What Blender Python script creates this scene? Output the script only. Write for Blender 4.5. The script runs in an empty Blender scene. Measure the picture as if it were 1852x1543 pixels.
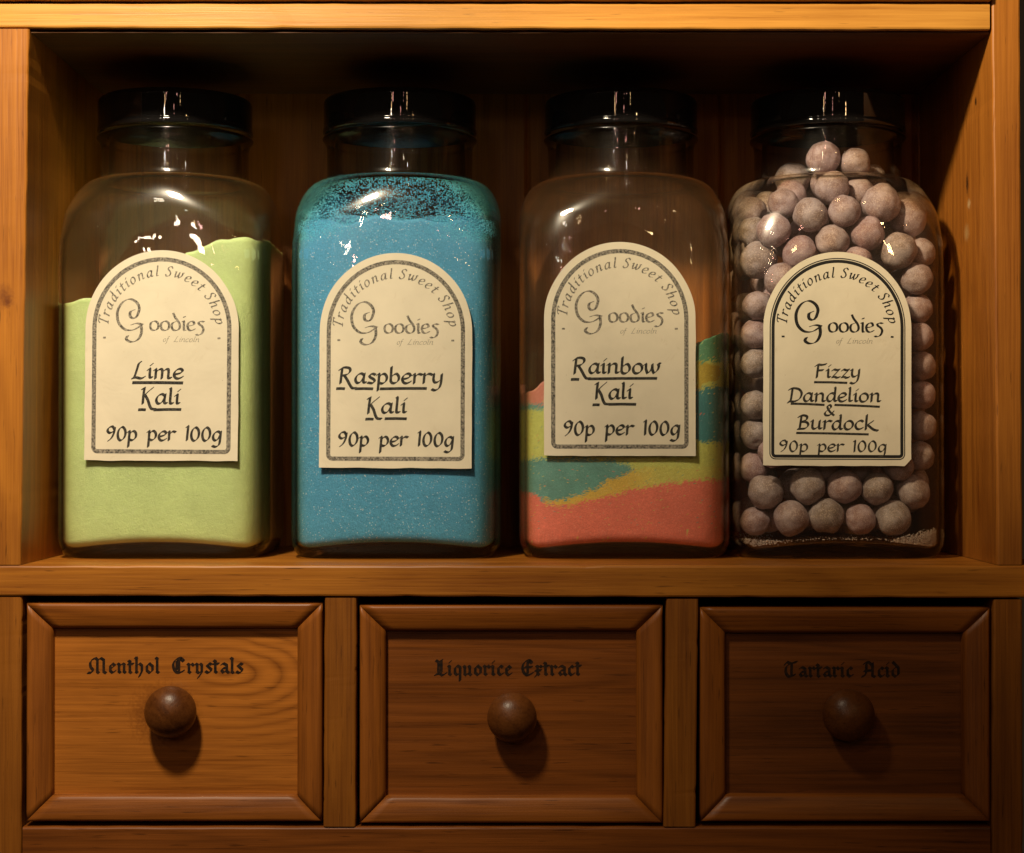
import bpy, bmesh, math, random
import numpy as np
from mathutils import Vector, Matrix, noise as mnoise

R = math.radians
random.seed(7)
scene = bpy.context.scene
COL = scene.collection

# ------------------------------------------------------------------ camera
S = 0.0003            # metres per photo pixel on the cabinet's front plane (y = 0)
D = 0.95              # camera distance to that plane
VPY = 800             # eye level in the photo
ZC = (771 - VPY) * S
cam = bpy.data.cameras.new('camera')
cam.sensor_width = 36.0
cam.lens = 36.0 * (D / S) / 1852.0
cam.clip_start = 0.02
cam.clip_end = 60.0
cam_o = bpy.data.objects.new('camera', cam)
COL.objects.link(cam_o)
cam_o.location = (0, -D, ZC)
cam_o.rotation_euler = (R(90) + math.atan2(-ZC, D), 0, 0)
scene.camera = cam_o

# ------------------------------------------------------------------ world and lamps
w = bpy.data.worlds.new('World')
scene.world = w
w.use_nodes = True
bg = w.node_tree.nodes['Background']
bg.inputs[0].default_value = (1.0, 0.62, 0.34, 1)
bg.inputs[1].default_value = 0.015


def spot(name, loc, target, power, size, blend, radius, color, caustic=False):
    L = bpy.data.lights.new(name, 'SPOT')
    L.energy = power
    L.spot_size = R(size)
    L.spot_blend = blend
    L.shadow_soft_size = radius
    L.color = color
    o = bpy.data.objects.new(name, L)
    COL.objects.link(o)
    o.location = loc
    d = Vector(target) - Vector(loc)
    o.rotation_euler = d.to_track_quat('-Z', 'Y').to_euler()
    if caustic:
        L.cycles.is_caustics_light = True
    return o


def bulb(name, loc, power, radius, color):
    L = bpy.data.lights.new(name, 'POINT')
    L.energy = power * 2.0
    L.shadow_soft_size = radius * 1.1
    L.color = color
    o = bpy.data.objects.new(name, L)
    COL.objects.link(o)
    o.location = loc
    return o


LAMP = Vector((-0.24, -0.49, 0.55))     # main spot in front of and above the cabinet
spot('spot_lamp', LAMP, LAMP + Vector((-0.10, 0.49, -0.35)), 36, 93, 1.0, 0.045, (1.0, 0.85, 0.61))
spot('spot_lamp', LAMP + Vector((0.02, 0, 0)), LAMP + Vector((0.50, 0.49, -0.255)), 43, 54, 1.0, 0.035, (1.0, 0.82, 0.55))  # unseen second spot, added only to brighten the upper right
# the shop's other bulbs, far behind the camera: they only show as glints in glass and plastic
WARM, AMBER, ROSE = (1.0, 0.82, 0.6), (1.0, 0.62, 0.28), (1.0, 0.45, 0.36)
for p, pw, rad, c in [
    ((-0.55, -1.6, 0.92), 1.6, 0.034, WARM), ((-0.42, -1.9, 0.40), 0.9, 0.024, WARM), ((-0.40, -2.0, 0.56), 0.5, 0.014, WARM), ((-0.30, -2.1, 0.66), 0.22, 0.011, ROSE),
    ((-0.22, -2.0, 0.47), 0.18, 0.010, ROSE), ((-0.46, -2.2, 0.72), 0.25, 0.011, WARM), ((-0.52, -1.9, 0.47), 0.15, 0.009, WARM),
    ((-0.26, -1.9, 0.80), 0.2, 0.010, AMBER), ((-0.60, -1.8, 0.33), 0.12, 0.008, WARM), ((-0.34, -2.1, 0.33), 0.15, 0.009, ROSE),
    ((-0.38, -2.0, 0.590), 0.10, 0.012, AMBER), ((-0.31, -2.05, 0.615), 0.09, 0.011, ROSE), ((0.10, -2.0, 0.575), 0.05, 0.009, ROSE), ((0.45, -2.0, 0.605), 0.06, 0.009, AMBER),
    ((0.30, -2.1, 0.44), 0.3, 0.012, AMBER), ((0.26, -2.0, 0.62), 0.15, 0.010, ROSE),
    ((0.78, -2.0, 0.40), 0.45, 0.013, AMBER), ((0.82, -2.0, 0.58), 0.35, 0.012, AMBER), ((0.74, -1.7, 0.95), 0.6, 0.016, AMBER),
    ((0.50, -1.7, 0.98), 0.35, 0.012, AMBER), ((1.3, -1.6, 0.9), 0.35, 0.012, AMBER), ((-1.2, -1.6, 0.8), 0.3, 0.010, WARM),
]:
    bulb('bulb_lamp', p, pw, rad, c)

scene.view_settings.view_transform = 'Standard'
scene.view_settings.look = 'None'
scene.view_settings.gamma = 1.0
scene.view_settings.exposure = 0.0
scene.view_settings.use_curve_mapping = False

scene.render.engine = 'CYCLES'
cy = scene.cycles
cy.use_denoising = True
cy.denoiser = 'OPENIMAGEDENOISE'
cy.max_bounces = 14
cy.transmission_bounces = 14
cy.glossy_bounces = 6
cy.diffuse_bounces = 4
cy.transparent_max_bounces = 32
cy.caustics_reflective = True
cy.caustics_refractive = True
cy.blur_glossy = 0.3
cy.sample_clamp_indirect = 6.0


# ------------------------------------------------------------------ helpers
def P(px, py, y=0.0):
    """photo pixel -> point in the place at depth y behind the cabinet front"""
    k = (D + y) / D
    return Vector(((px - 926) * S * k, y, ZC + ((771 - py) * S - ZC) * k))


def tag(o, label=None, cat=None, group=None, kind=None):
    if label: o['label'] = label
    if cat: o['category'] = cat
    if group: o['group'] = group
    if kind: o['kind'] = kind
    return o


def empty(name, loc):
    o = bpy.data.objects.new(name, None)
    o.empty_display_size = 0.02
    o.location = loc
    COL.objects.link(o)
    return o


def link(name, me, parent=None, loc=(0, 0, 0)):
    o = bpy.data.objects.new(name, me)
    COL.objects.link(o)
    o.location = loc
    if parent is not None:
        o.parent = parent
    return o


def mesh(name, verts, faces, mats, smooth=False, idx=None):
    me = bpy.data.meshes.new(name)
    me.from_pydata([tuple(v) for v in verts], [], faces)
    for m in (mats if isinstance(mats, (list, tuple)) else [mats]):
        me.materials.append(m)
    if idx:
        me.polygons.foreach_set('material_index', idx)
    if smooth:
        me.polygons.foreach_set('use_smooth', [True] * len(me.polygons))
    me.update()
    return me


def fix_normals(me):
    bm = bmesh.new()
    bm.from_mesh(me)
    bmesh.ops.recalc_face_normals(bm, faces=bm.faces)
    bm.to_mesh(me)
    bm.free()


# ------------------------------------------------------------------ materials
class N:
    def __init__(self, name):
        self.m = bpy.data.materials.new(name)
        self.m.use_nodes = True
        self.t = self.m.node_tree
        self.t.nodes.clear()
        self.out = self.t.nodes.new('ShaderNodeOutputMaterial')

    def n(self, typ, **kw):
        nd = self.t.nodes.new(typ)
        for k, v in kw.items():
            if k.startswith('i_'):
                nd.inputs[k[2:].replace('_', ' ')].default_value = v
            else:
                setattr(nd, k, v)
        return nd

    def l(self, a, b):
        self.t.links.new(a, b)

    def ramp(self, fac, stops, interp='LINEAR'):
        r = self.n('ShaderNodeValToRGB')
        r.color_ramp.interpolation = interp
        e = r.color_ramp.elements
        while len(e) < len(stops):
            e.new(0.5)
        for k, (p, c) in enumerate(stops):
            e[k].position = p
            e[k].color = (*c, 1) if len(c) == 3 else c
        self.l(fac, r.inputs[0])
        return r.outputs[0]

    def math(self, op, a, b=None, c=None):
        nd = self.n('ShaderNodeMath', operation=op)
        for k, v in enumerate((a, b, c)):
            if v is None: continue
            if isinstance(v, (int, float)): nd.inputs[k].default_value = v
            else: self.l(v, nd.inputs[k])
        return nd.outputs[0]

    def mix(self, fac, a, b, blend='MIX'):
        nd = self.n('ShaderNodeMix', data_type='RGBA', blend_type=blend)
        for k, v in ((0, fac), (6, a), (7, b)):
            if isinstance(v, (int, float)): nd.inputs[k].default_value = v
            elif isinstance(v, tuple): nd.inputs[k].default_value = (*v, 1)
            else: self.l(v, nd.inputs[k])
        return nd.outputs[2]

    def noise(self, vec, scale, detail=3.0, rough=0.5, dist=0.0):
        nd = self.n('ShaderNodeTexNoise')
        nd.inputs['Scale'].default_value = scale
        nd.inputs['Detail'].default_value = detail
        nd.inputs['Roughness'].default_value = rough
        nd.inputs['Distortion'].default_value = dist
        if vec is not None: self.l(vec, nd.inputs['Vector'])
        return nd.outputs['Fac']


def wood(name, axis, light=(0.47, 0.172, 0.018), dark=(0.23, 0.068, 0.007), rough=0.42, rings=None, marks=()):
    """varnished pine; the grain runs along the given axis"""
    b = N(name)
    tc = b.n('ShaderNodeTexCoord')
    oi = b.n('ShaderNodeObjectInfo')
    off = b.n('ShaderNodeVectorMath', operation='ADD')
    sc = b.n('ShaderNodeVectorMath', operation='SCALE')
    comb = b.n('ShaderNodeCombineXYZ')
    for k in range(3): b.l(oi.outputs['Random'], comb.inputs[k])
    b.l(comb.outputs[0], sc.inputs[0])
    sc.inputs['Scale'].default_value = 3.7
    b.l(tc.outputs['Object'], off.inputs[0])
    b.l(sc.outputs[0], off.inputs[1])

    def stretched(across, along):
        mp = b.n('ShaderNodeMapping')
        s = [across] * 3
        s['xyz'.index(axis)] = along
        mp.inputs['Scale'].default_value = s
        b.l(off.outputs[0], mp.inputs['Vector'])
        return mp.outputs[0]

    fibre = b.noise(stretched(700, 14), 1.0, 3, 0.6)
    fine = b.noise(stretched(1900, 30), 1.0, 2, 0.6)
    streak = b.noise(stretched(130, 4.5), 1.0, 4, 0.55, 0.4)
    bandw = b.noise(stretched(32, 2.2), 1.0, 2, 0.5, 0.8)
    blotch = b.noise(off.outputs[0], 9, 3, 0.55)
    # growth rings: sine of a warped coordinate across the grain
    if rings is None:
        ring = b.math('SINE', b.math('MULTIPLY', bandw, 46.0))
    else:
        (cx, cz, ax, az, fr) = rings
        sep = b.n('ShaderNodeSeparateXYZ')
        b.l(tc.outputs['Object'], sep.inputs[0])
        dx = b.math('MULTIPLY', b.math('SUBTRACT', sep.outputs[0], cx), ax)
        dz = b.math('MULTIPLY', b.math('SUBTRACT', sep.outputs[2], cz), az)
        # long nested tongues (a flat-sawn board)
        dist = b.math('SQRT', b.math('ADD', b.math('MULTIPLY', dx, dx), b.math('MULTIPLY', dz, dz)))
        wob = b.math('MULTIPLY', b.noise(tc.outputs['Object'], 30, 2, 0.5, 0.3), 0.10)
        ring = b.math('SINE', b.math('MULTIPLY', b.math('ADD', dist, wob), fr))
        ring = b.math('MULTIPLY', b.math('POWER', b.math('MULTIPLY_ADD', ring, 0.5, 0.5), 0.45), 2.0)
        ring = b.math('SUBTRACT', ring, 1.0)
        ring = b.math('MULTIPLY', ring, b.math('EXPONENT', b.math('MULTIPLY', dist, -1.6)))
        side = b.ramp(b.math('MULTIPLY_ADD', b.math('ADD', dx, wob), 1.6, 0.5), [(0.36, (0.10, 0.10, 0.10)), (0.66, (1, 1, 1))])
        ring = b.math('MULTIPLY', ring, side)
    ring01 = b.math('MULTIPLY_ADD', ring, 0.5, 0.5)
    v = b.math('ADD', b.math('MULTIPLY', fibre, 0.50), b.math('MULTIPLY', streak, 0.44))
    v = b.math('ADD', v, b.math('MULTIPLY_ADD', ring01, 0.15 if rings is None else 0.42, 0.0 if rings is None else -0.14))
    v = b.math('ADD', v, b.math('MULTIPLY_ADD', blotch, 0.40, -0.10))
    v = b.math('ADD', v, b.math('MULTIPLY_ADD', fine, 0.30, -0.15))
    mid = tuple((x + y) / 2 for x, y in zip(light, dark))
    col = b.ramp(v, [(0.40, dark), (0.60, mid), (0.84, light)])
    # tiny dark pores
    pores = b.ramp(b.noise(stretched(900, 60), 1.0, 1, 0.5), [(0.68, (0, 0, 0)), (0.78, (1, 1, 1))])
    col = b.mix(b.math('MULTIPLY', pores, 0.6), col, tuple(c * 0.3 for c in dark))
    bump_h = b.math('ADD', fibre, b.math('MULTIPLY', streak, 0.8))
    # knots, pits and scuffs with a shape of their own
    for (mx, my, mz, rx, ry, rz, mc, hard) in marks:
        mp = b.n('ShaderNodeVectorMath', operation='SUBTRACT')
        b.l(tc.outputs['Object'], mp.inputs[0])
        mp.inputs[1].default_value = (mx, my, mz)
        dv = b.n('ShaderNodeVectorMath', operation='DIVIDE')
        b.l(mp.outputs[0], dv.inputs[0])
        dv.inputs[1].default_value = (rx, ry, rz)
        ln = b.n('ShaderNodeVectorMath', operation='LENGTH')
        b.l(dv.outputs[0], ln.inputs[0])
        wb = b.math('ADD', ln.outputs['Value'], b.math('MULTIPLY_ADD', b.noise(tc.outputs['Object'], 700, 2), 0.9, -0.45))
        f = b.ramp(wb, [(0.5 * hard, (1, 1, 1)), (1.0, (0, 0, 0))])
        col = b.mix(f, col, mc)
    pr = b.n('ShaderNodeBsdfPrincipled')
    b.l(col, pr.inputs['Base Color'])
    b.l(b.math('ADD', b.math('MULTIPLY', streak, 0.16), rough - 0.08), pr.inputs['Roughness'])
    pr.inputs['Specular IOR Level'].default_value = 0.34
    bp = b.n('ShaderNodeBump')
    bp.inputs['Strength'].default_value = 0.35
    bp.inputs['Distance'].default_value = 0.00035
    b.l(bump_h, bp.inputs['Height'])
    b.l(bp.outputs[0], pr.inputs['Normal'])
    b.l(pr.outputs[0], b.out.inputs[0])
    return b.m


WX = wood('pine_grain_across', 'x')
WT = wood('lit_pine_top', 'x', (0.62, 0.29, 0.050), (0.38, 0.15, 0.020), 0.40)  # brightness from the near lamp is put into this paler wood
WZ = wood('pine_grain_upright', 'z')
WS = wood('shaded_pine_stile', 'z', (0.31, 0.104, 0.011), (0.14, 0.040, 0.005))  # falloff of the light below the shelf, put into a darker wood
WIN = wood('shaded_pine_inside', 'z', (0.40, 0.130, 0.014), (0.18, 0.050, 0.006), 0.5)  # shade of the compartment and some bounced glow, put into the wood colour
WCE = wood('shaded_pine_ceiling', 'x', (0.15, 0.055, 0.010), (0.07, 0.023, 0.005), 0.55)  # shade under the top board, put into the wood colour
kn = P(6, 536, 0)
WZL = wood('pine_upright_left', 'z', marks=[(kn.x, 0, kn.z, .0065, .02, .0085, (.20, .06, .008), .2), (kn.x + .002, 0, kn.z - .003, .003, .02, .004, (.15, .04, .006), .2)])
WX2 = wood('pine_drawer_front', 'x', (0.25, 0.072, 0.010), (0.10, 0.027, 0.004), 0.40)
WX3 = wood('dark_drawer_front', 'x', (0.21, 0.060, 0.010), (0.085, 0.024, 0.004), 0.40)
WK = wood('turned_pine', 'y', (0.15, 0.048, 0.010), (0.07, 0.020, 0.004), 0.36)


def plain(name, col, rough, spec=0.5, bump=None, var=0.0, vscale=60):
    b = N(name)
    pr = b.n('ShaderNodeBsdfPrincipled')
    pr.inputs['Base Color'].default_value = (*col, 1)
    pr.inputs['Roughness'].default_value = rough
    pr.inputs['Specular IOR Level'].default_value = spec
    tc = b.n('ShaderNodeTexCoord')
    if var:
        nz = b.noise(tc.outputs['Object'], vscale, 4, 0.6)
        c = b.ramp(nz, [(0.3, tuple(max(0, x * (1 - var)) for x in col)), (0.7, tuple(min(1, x * (1 + var)) for x in col))])
        b.l(c, pr.inputs['Base Color'])
    if bump:
        bp = b.n('ShaderNodeBump')
        bp.inputs['Strength'].default_value = bump[1]
        bp.inputs['Distance'].default_value = bump[2]
        b.l(b.noise(tc.outputs['Object'], bump[0], 3, 0.6), bp.inputs['Height'])
        b.l(bp.outputs[0], pr.inputs['Normal'])
    b.l(pr.outputs[0], b.out.inputs[0])
    return b.m


def glass(dust, tint):
    """clear glass wall: each face passes light straight on, mirrors by Fresnel, and is greener the longer the way through it"""
    b = N('jar_glass')
    geo = b.n('ShaderNodeNewGeometry')
    dt = b.n('ShaderNodeVectorMath', operation='DOT_PRODUCT')
    b.l(geo.outputs['Normal'], dt.inputs[0])
    b.l(geo.outputs['Incoming'], dt.inputs[1])
    c = b.math('ABSOLUTE', dt.outputs['Value'])
    f = b.math('MULTIPLY_ADD', b.math('POWER', b.math('SUBTRACT', 1.0, c), 5.0), 0.95, 0.036)
    # way through the wall after bending: 1 / cos(inside angle)
    s2 = b.math('DIVIDE', b.math('SUBTRACT', 1.0, b.math('MULTIPLY', c, c)), 2.25)
    path = b.math('DIVIDE', 1.0, b.math('SQRT', b.math('SUBTRACT', 1.0, s2)))
    path = b.math('ADD', path, b.math('MULTIPLY', b.math('POWER', b.math('SUBTRACT', 1.0, c), 2.6), 45.0))
    tr = b.n('ShaderNodeBsdfTransparent')
    cc = b.n('ShaderNodeCombineColor')
    for k, t in enumerate((0.988, 0.983, 0.968)):
        b.l(b.math('POWER', t, path), cc.inputs[k])
    b.l(cc.outputs[0], tr.inputs['Color'])
    gl = b.n('ShaderNodeBsdfGlossy')
    gl.inputs['Roughness'].default_value = 0.0
    tc = b.n('ShaderNodeTexCoord')
    bp = b.n('ShaderNodeBump')
    bp.inputs['Strength'].default_value = 0.2
    bp.inputs['Distance'].default_value = 0.0008
    b.l(b.noise(tc.outputs['Object'], 55, 2, 0.5), bp.inputs['Height'])
    b.l(bp.outputs[0], gl.inputs['Normal'])
    # where the wall turns away it bends what lies behind
    rf = b.n('ShaderNodeBsdfRefraction')
    rf.inputs['IOR'].default_value = 1.5
    rf.inputs['Roughness'].default_value = 0.0
    b.l(cc.outputs[0], rf.inputs['Color'])
    turn = b.ramp(c, [(0.10, (.9, .9, .9)), (0.52, (0, 0, 0))])
    thr = b.n('ShaderNodeMixShader')
    b.l(turn, thr.inputs[0]); b.l(tr.outputs[0], thr.inputs[1]); b.l(rf.outputs[0], thr.inputs[2])
    # a sharp mirror and, over it, the soft sheen of handled glass
    gs = b.n('ShaderNodeBsdfGlossy')
    gs.inputs['Roughness'].default_value = 0.22
    gm = b.n('ShaderNodeMixShader')
    gm.inputs[0].default_value = 0.35
    b.l(gl.outputs[0], gm.inputs[1]); b.l(gs.outputs[0], gm.inputs[2])
    mx = b.n('ShaderNodeMixShader')
    b.l(f, mx.inputs[0]); b.l(thr.outputs[0], mx.inputs[1]); b.l(gm.outputs[0], mx.inputs[2])
    # a thin film of sherbet dust on the wall, thicker in patches
    sep = b.n('ShaderNodeSeparateXYZ')
    b.l(tc.outputs['Object'], sep.inputs[0])
    low = b.ramp(sep.outputs[2], [(0.0, (1, 1, 1)), (0.205, (1, 1, 1)), (0.235, (0.1, 0.1, 0.1))])
    patch = b.ramp(b.noise(tc.outputs['Object'], 26, 3, 0.6, 0.5), [(0.32, (0.45, 0.45, 0.45)), (0.7, (1, 1, 1))])
    specks = b.ramp(b.noise(tc.outputs['Object'], 1500, 2, 0.6), [(0.66, (0, 0, 0)), (0.74, (1, 1, 1))])
    film = b.math('MULTIPLY', b.math('MULTIPLY', patch, low), b.math('MULTIPLY_ADD', specks, dust * 1.6, dust))
    df = b.n('ShaderNodeBsdfDiffuse')
    df.inputs['Color'].default_value = (*tint, 1)
    mx2 = b.n('ShaderNodeMixShader')
    b.l(film, mx2.inputs[0]); b.l(mx.outputs[0], mx2.inputs[1]); b.l(df.outputs[0], mx2.inputs[2])
    b.l(mx2.outputs[0], b.out.inputs[0])
    return b.m


def ink(name, col, paper=None, fade=0.0):
    b = N(name)
    pr = b.n('ShaderNodeBsdfPrincipled')
    pr.inputs['Roughness'].default_value = 0.6
    pr.inputs['Specular IOR Level'].default_value = 0.25
    tc = b.n('ShaderNodeTexCoord')
    if paper:
        nz = b.noise(tc.outputs['Object'], 900, 4, 0.7)
        c = b.ramp(nz, [(0.42 - fade * 0.1, col), (0.72 - fade * 0.18, paper)])
        b.l(c, pr.inputs['Base Color'])
    else:
        pr.inputs['Base Color'].default_value = (*col, 1)
    b.l(pr.outputs[0], b.out.inputs[0])
    return b.m


PAPER = (0.73, 0.655, 0.495)
M_GLASSES = [glass(d, t) for d, t in ((.022, (.6, .44, .22)), (.003, (.5, .5, .5)), (.036, (.66, .38, .20)), (.010, (.6, .48, .42)))]
M_GLASS = M_GLASSES[0]
M_LID = plain('black_plastic', (0.012, 0.011, 0.011), 0.012, 0.5, (90, 0.06, 0.0006))
def paper():
    b = N('cream_paper')
    pr = b.n('ShaderNodeBsdfPrincipled')
    tc = b.n('ShaderNodeTexCoord')
    tone = b.noise(tc.outputs['Object'], 32, 4, 0.6)
    c = b.ramp(tone, [(0.3, tuple(x * .93 for x in PAPER)), (0.7, tuple(x * 1.05 for x in PAPER))])
    foxed = b.ramp(b.noise(tc.outputs['Object'], 75, 5, 0.7, 0.8), [(0.62, (0, 0, 0)), (0.80, (.55, .55, .55))])
    c = b.mix(foxed, c, (0.52, 0.42, 0.26))
    fleck = b.ramp(b.noise(tc.outputs['Object'], 620, 2, 0.5), [(0.74, (0, 0, 0)), (0.80, (.6, .6, .6))])
    c = b.mix(fleck, c, (0.30, 0.24, 0.15))
    b.l(c, pr.inputs['Base Color'])
    pr.inputs['Roughness'].default_value = 0.5
    pr.inputs['Specular IOR Level'].default_value = 0.35
    bp = b.n('ShaderNodeBump')
    bp.inputs['Strength'].default_value = 0.35
    bp.inputs['Distance'].default_value = 0.0012
    b.l(b.noise(tc.outputs['Object'], 48, 3, 0.55, 0.6), bp.inputs['Height'])
    b.l(bp.outputs[0], pr.inputs['Normal'])
    b.l(pr.outputs[0], b.out.inputs[0])
    return b.m


M_PAPER = paper()
M_INK = ink('black_ink', (0.014, 0.013, 0.012), (0.10, 0.09, 0.07), 0.0)
M_PRINT = ink('print_black', (0.016, 0.015, 0.014))
M_FADED = ink('print_faded', (0.035, 0.033, 0.03), (0.36, 0.32, 0.25), 0.55)
M_GREY = ink('print_grey', (0.22, 0.20, 0.16), (0.42, 0.37, 0.28), 0.3)
M_BURNT = ink('drawer_ink', (0.006, 0.004, 0.003), (0.045, 0.017, 0.005), 0.1)


def powder(name, col, spark=0.5, dark=0.8, attr=False, grain=1500):
    b = N(name)
    pr = b.n('ShaderNodeBsdfPrincipled')
    tc = b.n('ShaderNodeTexCoord')
    g = b.noise(tc.outputs['Object'], grain, 2, 0.7)
    big = b.noise(tc.outputs['Object'], 45, 6, 0.7, 0.6)
    lump = b.noise(tc.outputs['Object'], 320, 3, 0.65)
    if attr:
        at = b.n('ShaderNodeAttribute', attribute_name='layer_colour')
        base = at.outputs['Color']
    else:
        rgb = b.n('ShaderNodeRGB')
        rgb.outputs[0].default_value = (*col, 1)
        base = rgb.outputs[0]
    gr = b.ramp(g, [(0.3, (dark, dark, dark)), (0.65, (1, 1, 1))])
    c = b.mix(1.0, base, gr, 'MULTIPLY')
    bgm = b.ramp(big, [(0.32, (0.84, 0.84, 0.84)), (0.68, (1, 1, 1))])
    c = b.mix(1.0, c, bgm, 'MULTIPLY')
    # glints of sugar crystals, painted into the colour as pale flecks
    vo = b.n('ShaderNodeTexVoronoi')
    vo.inputs['Scale'].default_value = 2000
    b.l(tc.outputs['Object'], vo.inputs['Vector'])
    sel = b.ramp(b.n('ShaderNodeSeparateColor').outputs[0], [(0, (0, 0, 0)), (1, (1, 1, 1))])
    sepc = b.n('ShaderNodeSeparateColor')
    b.l(vo.outputs['Color'], sepc.inputs[0])
    cry = b.ramp(sepc.outputs[0], [(0.96, (0, 0, 0)), (0.99, (1, 1, 1))])
    c = b.mix(b.math('MULTIPLY', cry, spark), c, (0.95, 0.95, 0.92))
    b.l(c, pr.inputs['Base Color'])
    pr.inputs['Roughness'].default_value = 0.75
    pr.inputs['Subsurface Weight'].default_value = 0.35
    pr.inputs['Subsurface Radius'].default_value = (1.0, 1.0, 1.0)
    pr.inputs['Subsurface Scale'].default_value = 0.003
    pr.inputs['Specular IOR Level'].default_value = 0.25
    bp = b.n('ShaderNodeBump')
    bp.inputs['Strength'].default_value = 0.5
    bp.inputs['Distance'].default_value = 0.0005
    b.l(b.math('ADD', g, b.math('MULTIPLY', lump, 1.4)), bp.inputs['Height'])
    b.l(bp.outputs[0], pr.inputs['Normal'])
    b.l(pr.outputs[0], b.out.inputs[0])
    return b.m


LIME = (0.60, 0.78, 0.40)
BLUE = (0.105, 0.42, 0.76)
M_LIME = powder('lime_sherbet', LIME, 0.15, 0.9)
M_BLUE = powder('blue_sherbet', BLUE, 0.45, 0.72)
M_RAIN = powder('layered_sherbet', (1, 1, 1), 0.15, 0.85, attr=True)
M_BLUEGRAIN = plain('blue_grain', (0.11, 0.52, 0.78), 0.5, 0.5)
M_SUGAR = powder('sugar_dust', (0.62, 0.5, 0.47), 0.3, 0.8)


def sweet_mat():
    b = N('sugared_sweet')
    pr = b.n('ShaderNodeBsdfPrincipled')
    tc = b.n('ShaderNodeTexCoord')
    oi = b.n('ShaderNodeObjectInfo')
    n1 = b.noise(tc.outputs['Object'], 130, 4, 0.65)
    n2 = b.noise(tc.outputs['Object'], 1300, 3, 0.7)
    base = b.mix(oi.outputs['Random'], (0.375, 0.325, 0.345), (0.445, 0.33, 0.385))
    dk = b.mix(oi.outputs['Random'], (0.21, 0.155, 0.13), (0.30, 0.17, 0.175))
    c = b.mix(b.ramp(n1, [(0.38, (0, 0, 0)), (0.62, (1, 1, 1))]), dk, base)
    c = b.mix(b.ramp(n2, [(0.50, (0, 0, 0)), (0.70, (0.75, 0.75, 0.75))]), c, (0.66, 0.53, 0.50))
    c = b.mix(b.ramp(n2, [(0.24, (0.8, 0.8, 0.8)), (0.36, (0, 0, 0))]), c, (0.10, 0.05, 0.05))
    b.l(c, pr.inputs['Base Color'])
    pr.inputs['Roughness'].default_value = 0.55
    pr.inputs['Specular IOR Level'].default_value = 0.35
    bp = b.n('ShaderNodeBump')
    bp.inputs['Strength'].default_value = 0.5
    bp.inputs['Distance'].default_value = 0.0006
    b.l(n2, bp.inputs['Height'])
    b.l(bp.outputs[0], pr.inputs['Normal'])
    b.l(pr.outputs[0], b.out.inputs[0])
    return b.m


M_SWEET = sweet_mat()

# ------------------------------------------------------------------ pen lettering
def smooth(pts, n=6):
    if len(pts) < 3: return list(pts)
    out = []
    q = [pts[0]] + list(pts) + [pts[-1]]
    if pts[0] == pts[-1]:
        q[0] = pts[-2]; q[-1] = pts[1]
    for i in range(1, len(q) - 2):
        p0, p1, p2, p3 = (Vector(v) for v in q[i - 1:i + 3])
        for k in range(n):
            t = k / n
            out.append(0.5 * ((2 * p1) + (p2 - p0) * t + (2 * p0 - 5 * p1 + 4 * p2 - p3) * t * t + (3 * p1 - p0 - 3 * p2 + p3) * t ** 3))
    out.append(Vector(pts[-1]))
    return out


def hull(pts):
    pts = sorted(set((round(p[0], 8), round(p[1], 8)) for p in pts))
    def half(ps):
        h = []
        for p in ps:
            while len(h) >= 2 and (h[-1][0] - h[-2][0]) * (p[1] - h[-2][1]) - (h[-1][1] - h[-2][1]) * (p[0] - h[-2][0]) <= 0:
                h.pop()
            h.append(p)
        return h
    a = half(pts); b_ = half(pts[::-1])
    return a[:-1] + b_[:-1]


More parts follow.
